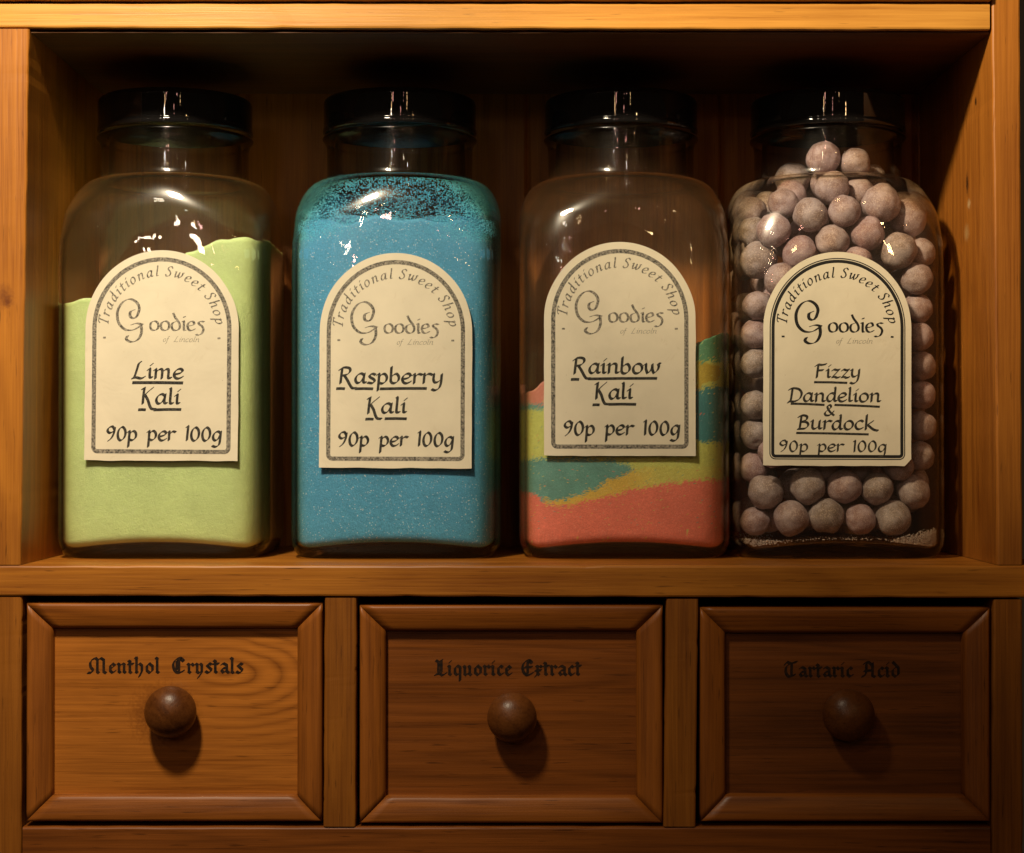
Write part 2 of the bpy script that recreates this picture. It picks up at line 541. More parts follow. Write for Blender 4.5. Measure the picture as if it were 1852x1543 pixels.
class Pen:
    """collects broad-nib strokes as small convex patches; (u, v) are photo-scale units on the sheet"""
    def __init__(self): self.polys = []

    def stroke(self, pts, nw, nt, ang):
        c, s = math.cos(ang), math.sin(ang)
        nib = [(c * a - s * t, s * a + c * t) for a in (-nw / 2, nw / 2) for t in (-nt / 2, nt / 2)]
        for p, q in zip(pts, pts[1:]):
            if (Vector(p) - Vector(q)).length < 1e-7: continue
            self.polys.append(hull([(p[0] + a, p[1] + b) for a, b in nib] + [(q[0] + a, q[1] + b) for a, b in nib]))

    def text(self, s, table, x0, base, xh, width=None, nw=2.3, nt=0.5, ang=40, slant=0.0, space=6.0, track=0.0, jitter=0.0, arc=None, rnd=None):
        adv = 0; items = []
        for ch in s:
            if ch == ' ':
                adv += space; continue
            a, strokes = table[ch]
            items.append((adv, strokes)); adv += a + track
        k = xh / 10.0
        kx = k if width is None else width / max(adv - track, 1)
        total = adv - track
        for (ax, strokes) in items:
            jy = (rnd.uniform(-1, 1) * jitter) if rnd else 0
            ja = (rnd.uniform(-1, 1) * jitter * 0.06) if rnd else 0
            for st in strokes:
                kind, pts = st
                pp = smooth(pts) if kind == 's' else [Vector(p) for p in pts]
                if kind == 'l' and arc is not None:
                    pp = [Vector(pts[0]).lerp(Vector(pts[1]), t / 3) for t in range(4)] if len(pts) == 2 else pp
                out = []
                if arc is None:
                    for p in pp:
                        out.append((x0 + (ax + p[0] + slant * p[1] + ja * p[1]) * kx, base + (p[1] + jy) * k))
                    self.stroke(out, nw * k, nt * k, R(ang))
                else:
                    cx, cy_, rad, a0, a1 = arc
                    # glyph placed as a rigid piece on the arc
                    mid = ax + 4
                    th = a0 + (a1 - a0) * (mid / total)
                    ox, oy = cx + rad * math.sin(th), cy_ + rad * math.cos(th)
                    cth, sth = math.cos(-th), math.sin(-th)
                    for p in pp:
                        gx, gy = (p[0] - 4 + slant * p[1]) * k, p[1] * k
                        out.append((ox + cth * gx - sth * gy, oy + sth * gx + cth * gy))
                    self.stroke(out, nw * k, nt * k, R(ang) - th)

    def build(self, name, mat, place, parent):
        vs, fs = [], []
        for i, poly in enumerate(self.polys):
            b0 = len(vs)
            for (u, v) in poly: vs.append(place(u, v, (i % 11) * 3e-6))
            fs.append(list(range(b0, b0 + len(poly))))
        return link(name, mesh(name, vs, fs, mat), parent)


s_, l_ = 's', 'l'
BOWL = (s_, [(7.2, 8.0), (5.2, 9.5), (2.6, 8.2), (1.2, 4.8), (1.9, 1.5), (3.8, .6), (5.9, 2.6), (7.2, 6.2)])
HAND = {
 'a': (9.6, [BOWL, (s_, [(7.5, 9.4), (7.2, 4), (7.5, 1.3), (9.2, 1.1)])]),
 'b': (9.2, [(l_, [(1.6, 15.6), (1.6, 2.6)]), (s_, [(1.6, 3), (2.6, .9), (5, .6), (7.3, 3), (7.5, 6.5), (5.8, 9.2), (3.6, 8.4), (1.7, 6)])]),
 'c': (8.0, [(s_, [(7, 8.4), (5, 9.6), (2.2, 8), (1, 4.8), (2, 1.6), (4.2, .5), (7, 2)])]),
 'd': (9.6, [BOWL, (s_, [(6.8, 15.6), (7.3, 14), (7.2, 4), (7.6, 1.3), (9.2, 1.1)])]),
 'e': (8.2, [(s_, [(1.3, 4.4), (4.6, 5.2), (6.9, 7), (6.3, 9.1), (4.2, 9.5), (1.9, 7.7), (1, 4.5), (2.2, 1.3), (4.6, .5), (7.4, 2.1)])]),
 'g': (9.4, [BOWL, (s_, [(7.5, 9.4), (7.3, 1), (6.6, -3.6), (4.0, -5.6), (1, -4.6)])]),
 'h': (9.4, [(l_, [(1.6, 15.6), (1.6, .6)]), (s_, [(1.7, 6.2), (4, 9), (6.2, 9.3), (7.1, 7.6), (7.1, 2), (7.7, 1), (9, 1.2)])]),
 'i': (4.6, [(s_, [(.6, 8.2), (2, 9.4), (2.1, 4), (2.4, 1.3), (4, 1.3)]), (l_, [(2.5, 12.6), (3.6, 13.8)])]),
 'k': (9.2, [(l_, [(1.6, 15.6), (1.6, .5)]), (l_, [(7, 9.2), (2, 4.8)]), (s_, [(2.8, 5.4), (6.6, 1.6), (8.6, .2), (11.5, -.6)])]),
 'l': (4.8, [(s_, [(1.2, 15.2), (1.9, 14), (1.9, 3), (2.5, 1.1), (4.2, 1.3)])]),
 'm': (14, [(s_, [(.5, 8.4), (1.7, 9.3), (1.8, 5), (1.8, .6)]), (s_, [(1.8, 6.4), (4, 9), (5.8, 9.3), (6.4, 7.6), (6.4, .6)]), (s_, [(6.4, 6.4), (8.6, 9), (10.4, 9.3), (11, 7.6), (11, 2), (11.6, 1), (13.2, 1.3)])]),
 'n': (9.6, [(s_, [(.5, 8.4), (1.7, 9.3), (1.8, 5), (1.8, .6)]), (s_, [(1.8, 6.2), (4, 9), (6.2, 9.3), (7.1, 7.6), (7.1, 2), (7.7, 1), (9.2, 1.3)])]),
 'o': (9.0, [(s_, [(4.4, 9.5), (1.9, 7.8), (1.1, 4.6), (2.1, 1.4), (4.3, .5), (6.9, 2.2), (7.8, 5.4), (6.8, 8.4), (4.4, 9.5)])]),
 'p': (9.2, [(s_, [(.5, 8.5), (1.8, 9.4), (1.9, 5), (1.7, -6)]), (s_, [(1.9, 6.2), (4, 9.1), (6.2, 9.2), (7.7, 6.5), (7.4, 3), (5.2, .6), (3, .8), (1.9, 1.8)])]),
 'r': (7.2, [(s_, [(.5, 8.4), (1.7, 9.3), (1.8, 5), (1.8, .6)]), (s_, [(1.8, 6.2), (3.8, 8.8), (5.4, 9.3), (7.2, 8.6)])]),
 's': (7.2, [(s_, [(6.3, 8.5), (4.2, 9.5), (2.1, 8.3), (2.4, 6.4), (5.2, 4.4), (6, 2.4), (4.4, .7), (1, 1.3)])]),
 't': (6.4, [(s_, [(3.2, 12.6), (2.8, 7), (2.7, 2.6), (3.7, .8), (6, 1.5)]), (l_, [(.6, 9.2), (6, 9.2)])]),
 'u': (9.8, [(s_, [(.5, 8.4), (1.7, 9.3), (1.7, 3), (2.8, .8), (4.8, 1.2), (7, 3.8)]), (s_, [(7.3, 9.3), (7.2, 3), (7.7, 1.1), (9.3, 1.3)])]),
 'w': (12.4, [(s_, [(.4, 8.6), (1.6, 9.3), (1.8, 5), (3.0, 1)]), (s_, [(3.0, .9), (5, 2.6), (6.3, 6), (6.4, 9.2)]), (s_, [(6.4, 9), (6.8, 4), (8, .9)]), (s_, [(8, .9), (10.4, 3.4), (11.4, 7), (10.8, 9.6), (12.4, 9.6)])]),
 'y': (9.6, [(s_, [(.5, 8.6), (1.7, 9.3), (1.7, 4.5), (2.8, 1.8), (5, 2.1), (7.2, 4.4)]), (s_, [(7.6, 9.4), (7.4, 1), (6.2, -3.6), (3.4, -5.6), (1.0, -4.6)])]),
 'z': (8.0, [(s_, [(1, 8.2), (2.6, 9.3), (4.6, 8.6), (7, 9.2)]), (l_, [(6.8, 9), (1.2, 1)]), (s_, [(1.2, 1), (3.4, 1.4), (5.2, .4), (7.6, 1.2)])]),
 'f': (6.4, [(s_, [(7, 14.6), (5, 15.4), (3.4, 13), (3, 6), (2.4, -3), (.6, -5.4)]), (l_, [(.8, 9), (6, 9)])]),
 'L': (10.5, [(s_, [(5.4, 15.6), (4, 14.4), (3, 9), (1.6, 2), (.2, .4)]), (s_, [(.2, .6), (3, 1.3), (6.5, .3), (9, 1.8)])]),
 'K': (10.5, [(s_, [(2.2, 15), (1.9, 8), (1.9, .4)]), (l_, [(.6, 14), (2.4, 15.2)]), (s_, [(8.4, 15.2), (5.5, 12), (2.2, 7.8)]), (s_, [(3, 8.6), (5.4, 4), (7.2, -1.5), (8.8, -4.2), (11.6, -4.6)])]),
 'R': (11.5, [(s_, [(2.2, 15), (1.9, 8), (1.7, .4)]), (s_, [(.2, 13), (3.4, 15.2), (7.4, 14.6), (8.2, 11.6), (6, 8.6), (2.2, 7.6)]), (s_, [(4, 8), (6.6, 3.6), (9.2, -1.6), (11, -3.9), (13.4, -3.8)])]),
 'F': (9.4, [(s_, [(2.8, 14.6), (2.4, 8), (2.0, .5)]), (s_, [(.4, 12.8), (2.6, 14.4), (6, 14), (9.4, 15)]), (l_, [(2.4, 8), (7, 8.5)])]),
 'D': (12.0, [(s_, [(3.2, 14.4), (2.8, 7), (2.2, 1.2), (.2, -.4)]), (s_, [(.4, 13.2), (3.6, 14.8), (8.6, 13.6), (11, 9.2), (9.6, 3.6), (5.6, .8), (1, .9)])]),
 'B': (10.4, [(s_, [(2.8, 14.4), (2.4, 7), (2.0, 1)]), (s_, [(.4, 13), (3.6, 14.8), (7.2, 13.6), (6.8, 10), (2.6, 7.9)]), (s_, [(2.6, 7.9), (7, 7.8), (8.8, 4.8), (6.4, 1.2), (.6, .7)])]),
 'T': (9.6, [(s_, [(.8, 12.2), (1.6, 14.2), (6, 14.4), (10.6, 14.4), (10.4, 12.6)]), (l_, [(5.8, 14.4), (5.0, .6)]), (l_, [(3.2, .4), (7, .4)])]),
 'S': (9.4, [(s_, [(8.6, 12.4), (6.4, 14.8), (3.2, 13.8), (2.6, 10.8), (6, 7.6), (7.6, 4.2), (5.8, .9), (2.4, .8), (1, 3)])]),
 '&': (10, [(s_, [(9, 5.4), (6.4, 1.2), (2.6, .7), (1.3, 3.4), (3.6, 6.8), (6.4, 9.8), (5.6, 12.6), (3.4, 12), (3.4, 9.4), (6, 4.6), (9.8, .6)])]),
 '9': (9.2, [(s_, [(7.4, 11), (5.4, 14), (2.2, 12.6), (1.6, 9.4), (4, 7.6), (7, 9.6)]), (s_, [(7.5, 12.6), (7, 7), (5.2, 2.4), (3, .2)])]),
 '0': (9.6, [(s_, [(4.6, 13.6), (2.2, 11), (1.4, 6.6), (2.4, 2), (4.6, .4), (7.2, 3), (8, 7.4), (7, 11.6), (4.6, 13.6)])]),
 '1': (4.2, [(s_, [(1.0, 13.4), (2.2, 14.2), (2.2, 8), (2.2, .5)])]),
}
# shop logo: tall looped G and round uncial letters
LOGO = {
 'G': (22, [(s_, [(17, 13), (18.5, 19), (16, 24), (10.5, 26.5), (4.5, 23.5), (0.6, 16), (1.6, 7), (7, 1.4), (14, 1.2), (20.5, 5.2)]),
            (s_, [(17, 13), (14.5, 10.6), (11.2, 12), (11.2, 16), (14.2, 17.6)]),
            (s_, [(12.4, 5.4), (16.5, 6.6), (21, 5.6)]),
            (s_, [(20, 5.6), (20.4, -1), (17.4, -7), (12, -8.8), (8, -6.6), (9, -3.8)])]),
 'o': (10.6, [(s_, [(5, 9.6), (1.8, 8), (.9, 4.8), (2, 1.5), (5, .4), (8, 1.8), (9, 5), (8, 8.2), (5, 9.6)])]),
 'd': (10.8, [(s_, [(5, 9.2), (1.8, 7.8), (.9, 4.6), (2, 1.5), (5, .4), (8, 1.8), (9, 5), (7.6, 9), (4.2, 13.5), (2.4, 17.4)])]),
 'i': (4.8, [(s_, [(1, 9.2), (2.2, 9.4), (2.2, 1.4), (3.8, .6)]), (l_, [(2.3, 13.4), (3, 14.2)])]),
 'e': (9.4, [(s_, [(1.2, 5), (4.6, 5.4), (7.4, 6.6), (6.8, 9), (4.6, 9.6), (1.8, 7.8), (.9, 4.8), (2, 1.5), (4.8, .4), (8, 2)])]),
 's': (8.4, [(s_, [(7.6, 9), (5, 9.6), (2.6, 8.6), (3, 6.8), (6, 4.6), (7.2, 1.4), (5.4, -2.6), (2, -4), (.2, -3.2)])]),
}


# blackletter for the drawers
def minim(x, top=9.4, bot=.6, foot=True, head=True):
    st = [(l_, [(x + 1.7, top - .6), (x + 1.7, bot + 1.0)])]
    if head: st.append((l_, [(x + .6, top), (x + 2.2, top - 1.7)]))
    if foot: st.append((l_, [(x + 1.3, bot + 1.6), (x + 2.9, bot)]))
    return st


BL = {
 'i': (4.6, minim(0) + [(l_, [(1.8, 12.6), (2.6, 13.6)])]),
 'n': (8.6, minim(0) + minim(4) + [(l_, [(1.9, 7), (4.6, 9.4)])]),
 'u': (8.6, minim(0) + minim(4) + [(l_, [(2.6, .8), (5.6, 3)])]),
 'r': (6.4, minim(0) + [(l_, [(2, 7.4), (4, 9.4)]), (l_, [(3.8, 9.4), (5.6, 7.6)])]),
 't': (5.2, minim(0, 12.4) + [(l_, [(.2, 9.2), (4.4, 9.2)])]),
 'l': (4.4, minim(0, 15)),
 'o': (8.0, [(l_, [(3.6, 9.6), (1.6, 7.4), (1.6, 2.6), (4, .4)]), (l_, [(3.2, 9.4), (6, 7), (6, 2.4), (3.8, .5)])]),
 'c': (6.6, [(l_, [(3.4, 9.4), (1.6, 7.6), (1.6, 2.4), (3.4, .6), (5.6, 2.2)]), (l_, [(3.2, 9.4), (5, 7.9)])]),
 'e': (6.8, [(l_, [(3.4, 9.4), (1.6, 7.6), (1.6, 2.4), (3.4, .6), (5.6, 2.2)]), (l_, [(3.2, 9.4), (5.2, 7.4)]), (l_, [(5.2, 7.4), (2.2, 4.6)])]),
 'a': (8.0, [(l_, [(1.4, 8.6), (3, 9.6), (5.6, 7.8), (5.6, 2), (7.2, .6)]), (l_, [(5.4, 5.6), (2.6, 5), (1.4, 3.2), (2.8, .8), (5.4, 2.6)])]),
 's': (6.8, [(l_, [(5.6, 8.4), (3.6, 9.6), (1.8, 7.8), (5.4, 3.6)]), (l_, [(5.4, 3.8), (4.8, 1.8), (2.8, .5), (.8, 2)])]),
 'h': (8.4, [(l_, [(1.7, 15), (1.7, 1.2)]), (l_, [(.6, 15), (2.2, 13.6)]), (l_, [(1.2, 1.8), (2.6, .6)]), (l_, [(2, 7.2), (4, 9.4), (6, 7.4), (6, 2), (4, -3)])]),
 'd': (8.0, [(l_, [(3.6, 8.8), (1.6, 7), (1.6, 2.6), (4, .4)]), (l_, [(1.6, 14.4), (3.4, 12.4), (6.2, 9), (6.2, 2.6), (3.8, .5)])]),
 'q': (8.0, [(l_, [(3.6, 9.4), (1.6, 7.6), (1.6, 2.4), (3.2, .6), (5.6, 2.4)]), (l_, [(3.2, 9.4), (5.8, 8), (5.8, -4.6)])]),
 'x': (7.0, minim(.6) + [(l_, [(2.4, 7.4), (4.2, 9.4), (5.6, 8)]), (l_, [(.4, 5), (5, 5)]), (l_, [(2, 1.4), (.4, -.8)])]),
 'y': (7.6, minim(0, foot=False) + [(l_, [(1.4, 2), (3.2, .4), (5.2, 2.2)]), (l_, [(4, 9.4), (5.4, 8), (5.4, 1), (2.6, -4)])]),
 'M': (15.6, [(s_, [(3.4, 13.2), (1.4, 10.6), (1.8, 6), (3.4, 3.6), (2.4, .9), (-.4, .7)]), (l_, [(3, 13.4), (5.6, 14.6), (7, 13), (7, 1.4), (8.2, .4)]), (l_, [(7.2, 12.6), (9.6, 14.6), (12, 12.8), (12, 1.6), (13.8, .3)])]),
 'C': (12.2, [(s_, [(9.6, 12.2), (6.8, 14.8), (3, 12.6), (1.4, 8), (2.6, 3), (5.6, .6), (9.8, 2.6)]), (l_, [(6, 13.6), (6, 2)]), (l_, [(6.4, 14.4), (9.6, 11.6)]), (l_, [(4.2, 12), (4.2, 3.4)])]),
 'L': (11, [(s_, [(1.6, 14.4), (3.6, 12.4), (3.6, 6), (3.4, 2.4), (1, .8)]), (l_, [(6, 14), (6, 3)]), (l_, [(3.8, 13), (6.6, 14.8)]), (s_, [(1.2, 1), (4.6, 2), (7, .4), (10, 2.4)])]),
 'E': (11.6, [(s_, [(9, 12.6), (6.4, 14.8), (2.8, 12.6), (1.4, 8), (2.6, 3), (5.6, .6), (9.8, 2.6)]), (l_, [(5.6, 13.4), (5.6, 2)]), (l_, [(6, 14.4), (9, 11.8)]), (l_, [(3, 8), (9, 8.4)])]),
 'T': (11.6, [(s_, [(.8, 12), (2.4, 14.4), (5.6, 13), (8, 14), (10.4, 14.6)]), (s_, [(4.6, 12.6), (1.8, 9.6), (1.8, 4), (4.4, .7), (9, 2.4)]), (l_, [(6.2, 13), (6.2, 2)])]),
 'A': (12.2, [(s_, [(1.6, 13), (4.6, 14.6), (7.6, 12.4), (9, 9)]), (l_, [(8.6, 13.6), (8.6, 1.8), (10.6, .4)]), (l_, [(3.6, 13), (3.6, 5), (2.2, 1.6), (.2, 1)]), (l_, [(2, 6.4), (8.6, 6.8)])]),
}

# ------------------------------------------------------------------ cabinet
cab = empty('sweet_shop_cabinet', (0, 0.08, -0.26))
tag(cab, 'varnished pine shop cabinet with an open shelf above three lettered drawers', 'cabinet')


def part(name, me, parent=cab):
    o = link(name, me, parent)
    if parent is cab:
        o.location = (-cab.location[0], -cab.location[1], -cab.location[2])
    return o


def board(px_quad, y0, y1, mat, long_axis, wear=0.00035, bev=0.0012, seed=0):
    """sawn board whose front face has the four photo corners (tl, tr, br, bl); y0 front, y1 back. Edges slightly worn."""
    tl, tr, br, bl = (P(*q) for q in px_quad)
    bm = bmesh.new()
    n = 60 if long_axis in 'xz' else 2
    fr, bk = [], []
    if long_axis == 'x':
        a0, a1, b0, b1 = tl, tr, bl, br
    else:
        a0, a1, b0, b1 = bl, tl, br, tr
    rings = []
    for i in range(n + 1):
        t = i / n
        a, b_ = a0.lerp(a1, t), b0.lerp(b1, t)
        ring = []
        prof = [(0, y1), (0, y0 + bev), (bev, y0), (1, y0), (1, y0 + bev), (1, y1)]
        u = (b_ - a); L = u.length; u = u / L
        pts = [(0, y1), (0, y0 + bev), (bev * .35, y0 + bev * .3), (bev, y0), (L - bev, y0), (L - bev * .35, y0 + bev * .3), (L, y0 + bev), (L, y1)]
        for j, (o, y) in enumerate(pts):
            p = a + u * o
            wob = 0.0
            if 1 <= j <= 6:
                q = p * 55 + Vector((seed * 3.1, 0, seed))
                wob = mnoise.noise(q) * wear
                q2 = p * 260 + Vector((seed, j * 0.1, 0))
                ch = mnoise.noise(q2)
                if ch > 0.42: wob += (ch - 0.42) * wear * 3.0 * (1 if j in (1, 2, 3) else -1)
            ring.append(bm.verts.new((p.x + u.x * wob, y + abs(wob) * 0.4, p.z + u.z * wob)))
        rings.append(ring)
    for r0, r1 in zip(rings, rings[1:]):
        for j in range(8):
            bm.faces.new((r0[j], r0[(j + 1) % 8], r1[(j + 1) % 8], r1[j]))
    bm.faces.new(rings[0]); bm.faces.new(rings[-1][::-1])
    bmesh.ops.recalc_face_normals(bm, faces=bm.faces)
    me = bpy.data.meshes.new('board')
    bm.to_mesh(me); bm.free()
    me.materials.append(mat)
    return me


YB = 0.170   # back of the compartment
# right side panel carries a pit, a knot and scuffs
def on_right(px, py):
    # point on the right panel's inner face seen at this pixel
    X = (1797 - 926) * S
    k = X / ((px - 926) * S)
    return (X, D * k - D, ZC + ((771 - py) * S - ZC) * k)


marks = []
for (px, py, ry, rz, c, h) in [(1766, 182, .0022, .0030, (.03, .012, .004), .9), (1749, 332, .0035, .0085, (.055, .018, .005), .5),
                               (1752, 368, .0045, .0035, (.50, .34, .17), .2), (1747, 420, .007, .006, (.42, .24, .09), .1)]:
    x, y, z = on_right(px, py)
    marks.append((x, y, z, .01, ry, rz, c, h))
WZR = wood('pine_upright_with_knots', 'z', (0.41, 0.145, 0.018), (0.20, 0.058, 0.007), marks=marks)

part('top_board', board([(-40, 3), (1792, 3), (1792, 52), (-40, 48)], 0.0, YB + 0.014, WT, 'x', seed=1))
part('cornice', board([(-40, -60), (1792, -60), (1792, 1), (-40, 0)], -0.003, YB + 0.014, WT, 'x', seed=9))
part('side_panel', board([(-6, 50), (50, 50), (37, 1021), (-6, 1021)], 0.0003, YB + 0.014, WZL, 'z', seed=2))
part('side_panel', board([(1795, -60), (1848, -60), (1850, 1021), (1804, 1021)], 0.0004, YB + 0.014, WZR, 'z', seed=3))
part('shelf', board([(-40, 1022), (1900, 1022), (1900, 1081), (-40, 1077)], 0.0, YB + 0.014, WX, 'x', seed=4))
part('stile', board([(-40, 1079), (39, 1079), (39, 1600), (-40, 1600)], 0.0012, YB, WS, 'z', seed=5))
part('divider', board([(587, 1081), (645, 1081), (643, 1494), (585, 1494)], 0.0012, YB, WS, 'z', seed=6))
part('divider', board([(1205, 1083), (1264, 1083), (1258, 1494), (1200, 1494)], 0.0012, YB, WS, 'z', seed=7))
part('stile', board([(1797, 1084), (1850, 1084), (1850, 1600), (1793, 1600)], 0.0012, YB, WS, 'z', seed=8))
part('bottom_rail', board([(41, 1495), (1791, 1495), (1791, 1600), (41, 1600)], 0.0016, YB, WX2, 'x', seed=10))

# back panel: upright tongue and groove boards
vs, fs = [], []
xs = []
x = -0.30
rb = random.Random(3)
while x < 0.30:
    wdt = 0.062
    xs += [(x, 0.0025), (x + 0.0022, 0.0), (x + wdt - 0.0022, 0.0)]
    x += wdt
for (xx, dy) in xs:
    vs += [(xx, YB + dy, -0.30), (xx, YB + dy, 0.24)]
for i in range(len(xs) - 1):
    fs.append((2 * i, 2 * i + 2, 2 * i + 3, 2 * i + 1))
nfront = len(vs)
vs += [(-0.30, YB + 0.012, -0.30), (-0.30, YB + 0.012, 0.24), (xs[-1][0], YB + 0.012, -0.30), (xs[-1][0], YB + 0.012, 0.24)]
fs.append((nfront, nfront + 1, nfront + 3, nfront + 2))
fs.append((0, 1, nfront + 1, nfront)); fs.append((nfront - 2, nfront + 2, nfront + 3, nfront - 1))
part('back_panel', mesh('back_panel', vs, fs, WIN))
part('ceiling_shade_board', board([(51, 53), (1794, 53), (1794, 56), (51, 55)], 0.0035, YB, WCE, 'x', bev=.0002, wear=.0001, seed=12))  # added dark sheet standing in for the shade under the top board

# ---- drawers
def lathe_y(profile, n=40):
    """profile (r, y) turned about the y axis"""
    vs, fs = [], []
    for (r, y) in profile:
        for k in range(n):
            a = 2 * math.pi * k / n
            vs.append((r * math.cos(a), y, r * math.sin(a)))
    m = len(profile)
    for i in range(m - 1):
        for k in range(n):
            k2 = (k + 1) % n
            fs.append((i * n + k, i * n + k2, (i + 1) * n + k2, (i + 1) * n + k))
    fs.append(tuple(range(n))); fs.append(tuple(range((m - 1) * n, m * n))[::-1])
    return vs, fs


def knob_profile(rk, reach, base):
    # from the seat on the panel (base) forward to the round front (base - reach)
    pr = [(rk * .62, base + .001), (rk * .60, base - reach * .10), (rk * .50, base - reach * .20), (rk * .50, base - reach * .28)]
    cy_ = base - reach + rk * .80
    for k in range(15):
        a = R(150 - 150 * k / 14)       # from the neck round to the front
        pr.append((max(rk * math.sin(a), .0004), cy_ - rk * .80 * math.cos(a)))
    return pr


def moulding(rect, w_, yf, yp):
    """four mitred lengths of a rounded drawer moulding; (x0,z0,x1,z1)"""
    x0, z0, x1, z1 = rect
    prof = [(0, yp + .004), (0, yf + .0016), (.0004, yf + .0007), (.0010, yf + .0002), (.0018, yf), (w_ * .35, yf + .0003), (w_ * .6, yf + .0009),
            (w_ - .0026, yf + .0017), (w_ - .0014, yf + .0021), (w_ - .0005, yf + .0029), (w_, yf + .0042), (w_, yp + .004)]
    vs, fs, idx = [], [], []
    g = .00007
    for side in range(4):
        b0 = len(vs)
        nseg = 24
        for k in range(nseg + 1):
            t = k / nseg
            for j, (o, y) in enumerate(prof):
                a0, a1, c0, c1 = x0 + o + g, x1 - o - g, z0 + o + g, z1 - o - g
                jit = .00022 * mnoise.noise(Vector((t * 9 + side * 7, j * .2, x0 * 40)))
                if side == 0: p = (a0 + (a1 - a0) * t, y + jit, z1 - o)
                elif side == 1: p = (x1 - o, y + jit, c1 + (c0 - c1) * t)
                elif side == 2: p = (a1 + (a0 - a1) * t, y + jit, z0 + o)
                else: p = (x0 + o, y + jit, c0 + (c1 - c0) * t)
                vs.append(p)
        m = len(prof)
        for k in range(nseg):
            for j in range(m - 1):
                q = b0 + k * m + j
                fs.append((q, q + 1, q + m + 1, q + m)); idx.append(side % 2)
        fs.append(tuple(b0 + j for j in range(m))); idx.append(side % 2)
        fs.append(tuple(b0 + nseg * m + j for j in range(m))[::-1]); idx.append(side % 2)
    me = mesh('moulding', vs, fs, [WXD, WZD], False, idx)
    fix_normals(me)
    for p in me.polygons: p.use_smooth = len(p.vertices) == 4
    return me


WXD = wood('moulding_grain_across', 'x', (0.31, 0.094, 0.011), (0.14, 0.038, 0.005), 0.42)
WZD = wood('moulding_grain_upright', 'z', (0.31, 0.094, 0.011), (0.14, 0.038, 0.005), 0.42)
c1 = P(408, 1216, .010)
kd = P(296, 1290, .010)
PANEL1 = wood('flat_sawn_panel', 'x', (0.50, 0.168, 0.023), (0.19, 0.055, 0.008), 0.34, rings=(c1.x, c1.z, 7.0, 17.0, 66.0),
              marks=[(kd.x, .0095, kd.z, .021, .02, .019, (.20, .058, .008), .5)])

DR = [
 # outer px rect, moulding px, text, (x0, x1, base), knob (px, py, r), label
 ((46, 1091, 582, 1486), 46, 'Menthol Crystals', (161, 442, 1217), (307, 1288, 47), 'drawer lettered Menthol Crystals, with swirling grain on its panel', PANEL1),
 ((650, 1095, 1199, 1489), 47, 'Liquorice Extract', (785, 1052, 1221), (926, 1298, 45), 'drawer lettered Liquorice Extract, set low with a gap above it', WX2),
 ((1267, 1099, 1792, 1486), 47, 'Tartaric Acid', (1417, 1628, 1224), (1536, 1294, 47), 'dark drawer lettered Tartaric Acid', WX3),
]
for (rc, mw, txt, (tx0, tx1, tb), (kx, ky, kr), lab, pm) in DR:
    yf, yp = 0.0022, 0.0095
    a, b = P(rc[0], rc[3]), P(rc[2], rc[1])
    x0, z0, x1, z1 = a.x, a.z, b.x, b.z
    mwm = mw * S
    # drawer body: panel board and box behind it, one piece
    vs, fs = [], []
    def bx(xa, xb, ya, yb, za, zb):
        o = len(vs)
        vs.extend([(xa, ya, za), (xb, ya, za), (xb, ya, zb), (xa, ya, zb), (xa, yb, za), (xb, yb, za), (xb, yb, zb), (xa, yb, zb)])
        for f in ((0, 1, 2, 3), (5, 4, 7, 6), (4, 0, 3, 7), (1, 5, 6, 2), (3, 2, 6, 7), (4, 5, 1, 0)):
            fs.append(tuple(o + i for i in f))
    bx(x0 + .001, x1 - .001, yp, yp + .008, z0 + .001, z1 - .001)
    bx(x0 + .003, x0 + .009, yp + .008, .15, z0 + .003, z1 - .012)
    bx(x1 - .009, x1 - .003, yp + .008, .15, z0 + .003, z1 - .012)
    bx(x0 + .009, x1 - .009, yp + .008, .15, z0 + .003, z0 + .008)
    bx(x0 + .003, x1 - .003, .15, .156, z0 + .003, z1 - .012)
    dr = part('drawer', mesh('drawer', vs, fs, pm))
    fix_normals(dr.data)
    tag(dr, lab)
    link('moulding', moulding((x0, z0, x1, z1), mwm, yf, yp), dr)
    # knob
    reach = .0215
    kc = P(kx, ky, yp - reach * .62)
    rk = kr * S * (D + yp - reach * .55) / D
    kv, kf = lathe_y(knob_profile(rk, reach, 0.0))
    kb = link('knob', mesh('knob', kv, kf, WK, True), dr, (kc.x, yp, kc.z))
    fix_normals(kb.data)
    # lettering
    pen = Pen()
    xh = 19.0
    pen.text(txt, BL, tx0, -tb, xh, width=(tx1 - tx0), nw=2.9, nt=.6, ang=42, space=8.5 if txt[0] == 'M' else 6.5, jitter=.15, rnd=random.Random(5))
    def pl(u, v, e, yp=yp):
        p = P(u, -v, yp)
        return (p.x, yp - .00012 - e, p.z)
    pen.build('lettering', M_BURNT, pl, dr)

# ------------------------------------------------------------------ jars
Z_SHELF = P(926, 1022, 0).z
HW, HD, RC = 0.0612, 0.0575, 6.2   # half width, half depth, squareness
Y_C = 0.0455 + HD
RN = 0.0446         # neck radius


def rrect(hw, hd, e, n=24, m=0):
    """rounded square (superellipse of exponent e), counter-clockwise, constant point count"""
    tot = 4 * n if not m else 4 * (n + m)
    pts = []
    for k in range(tot):
        a = 2 * math.pi * (k + .5) / tot
        c, s = math.cos(a), math.sin(a)
        r = (abs(c / hw) ** e + abs(s / hd) ** e) ** (-1 / e)
        pts.append((r * c, r * s))
    return pts


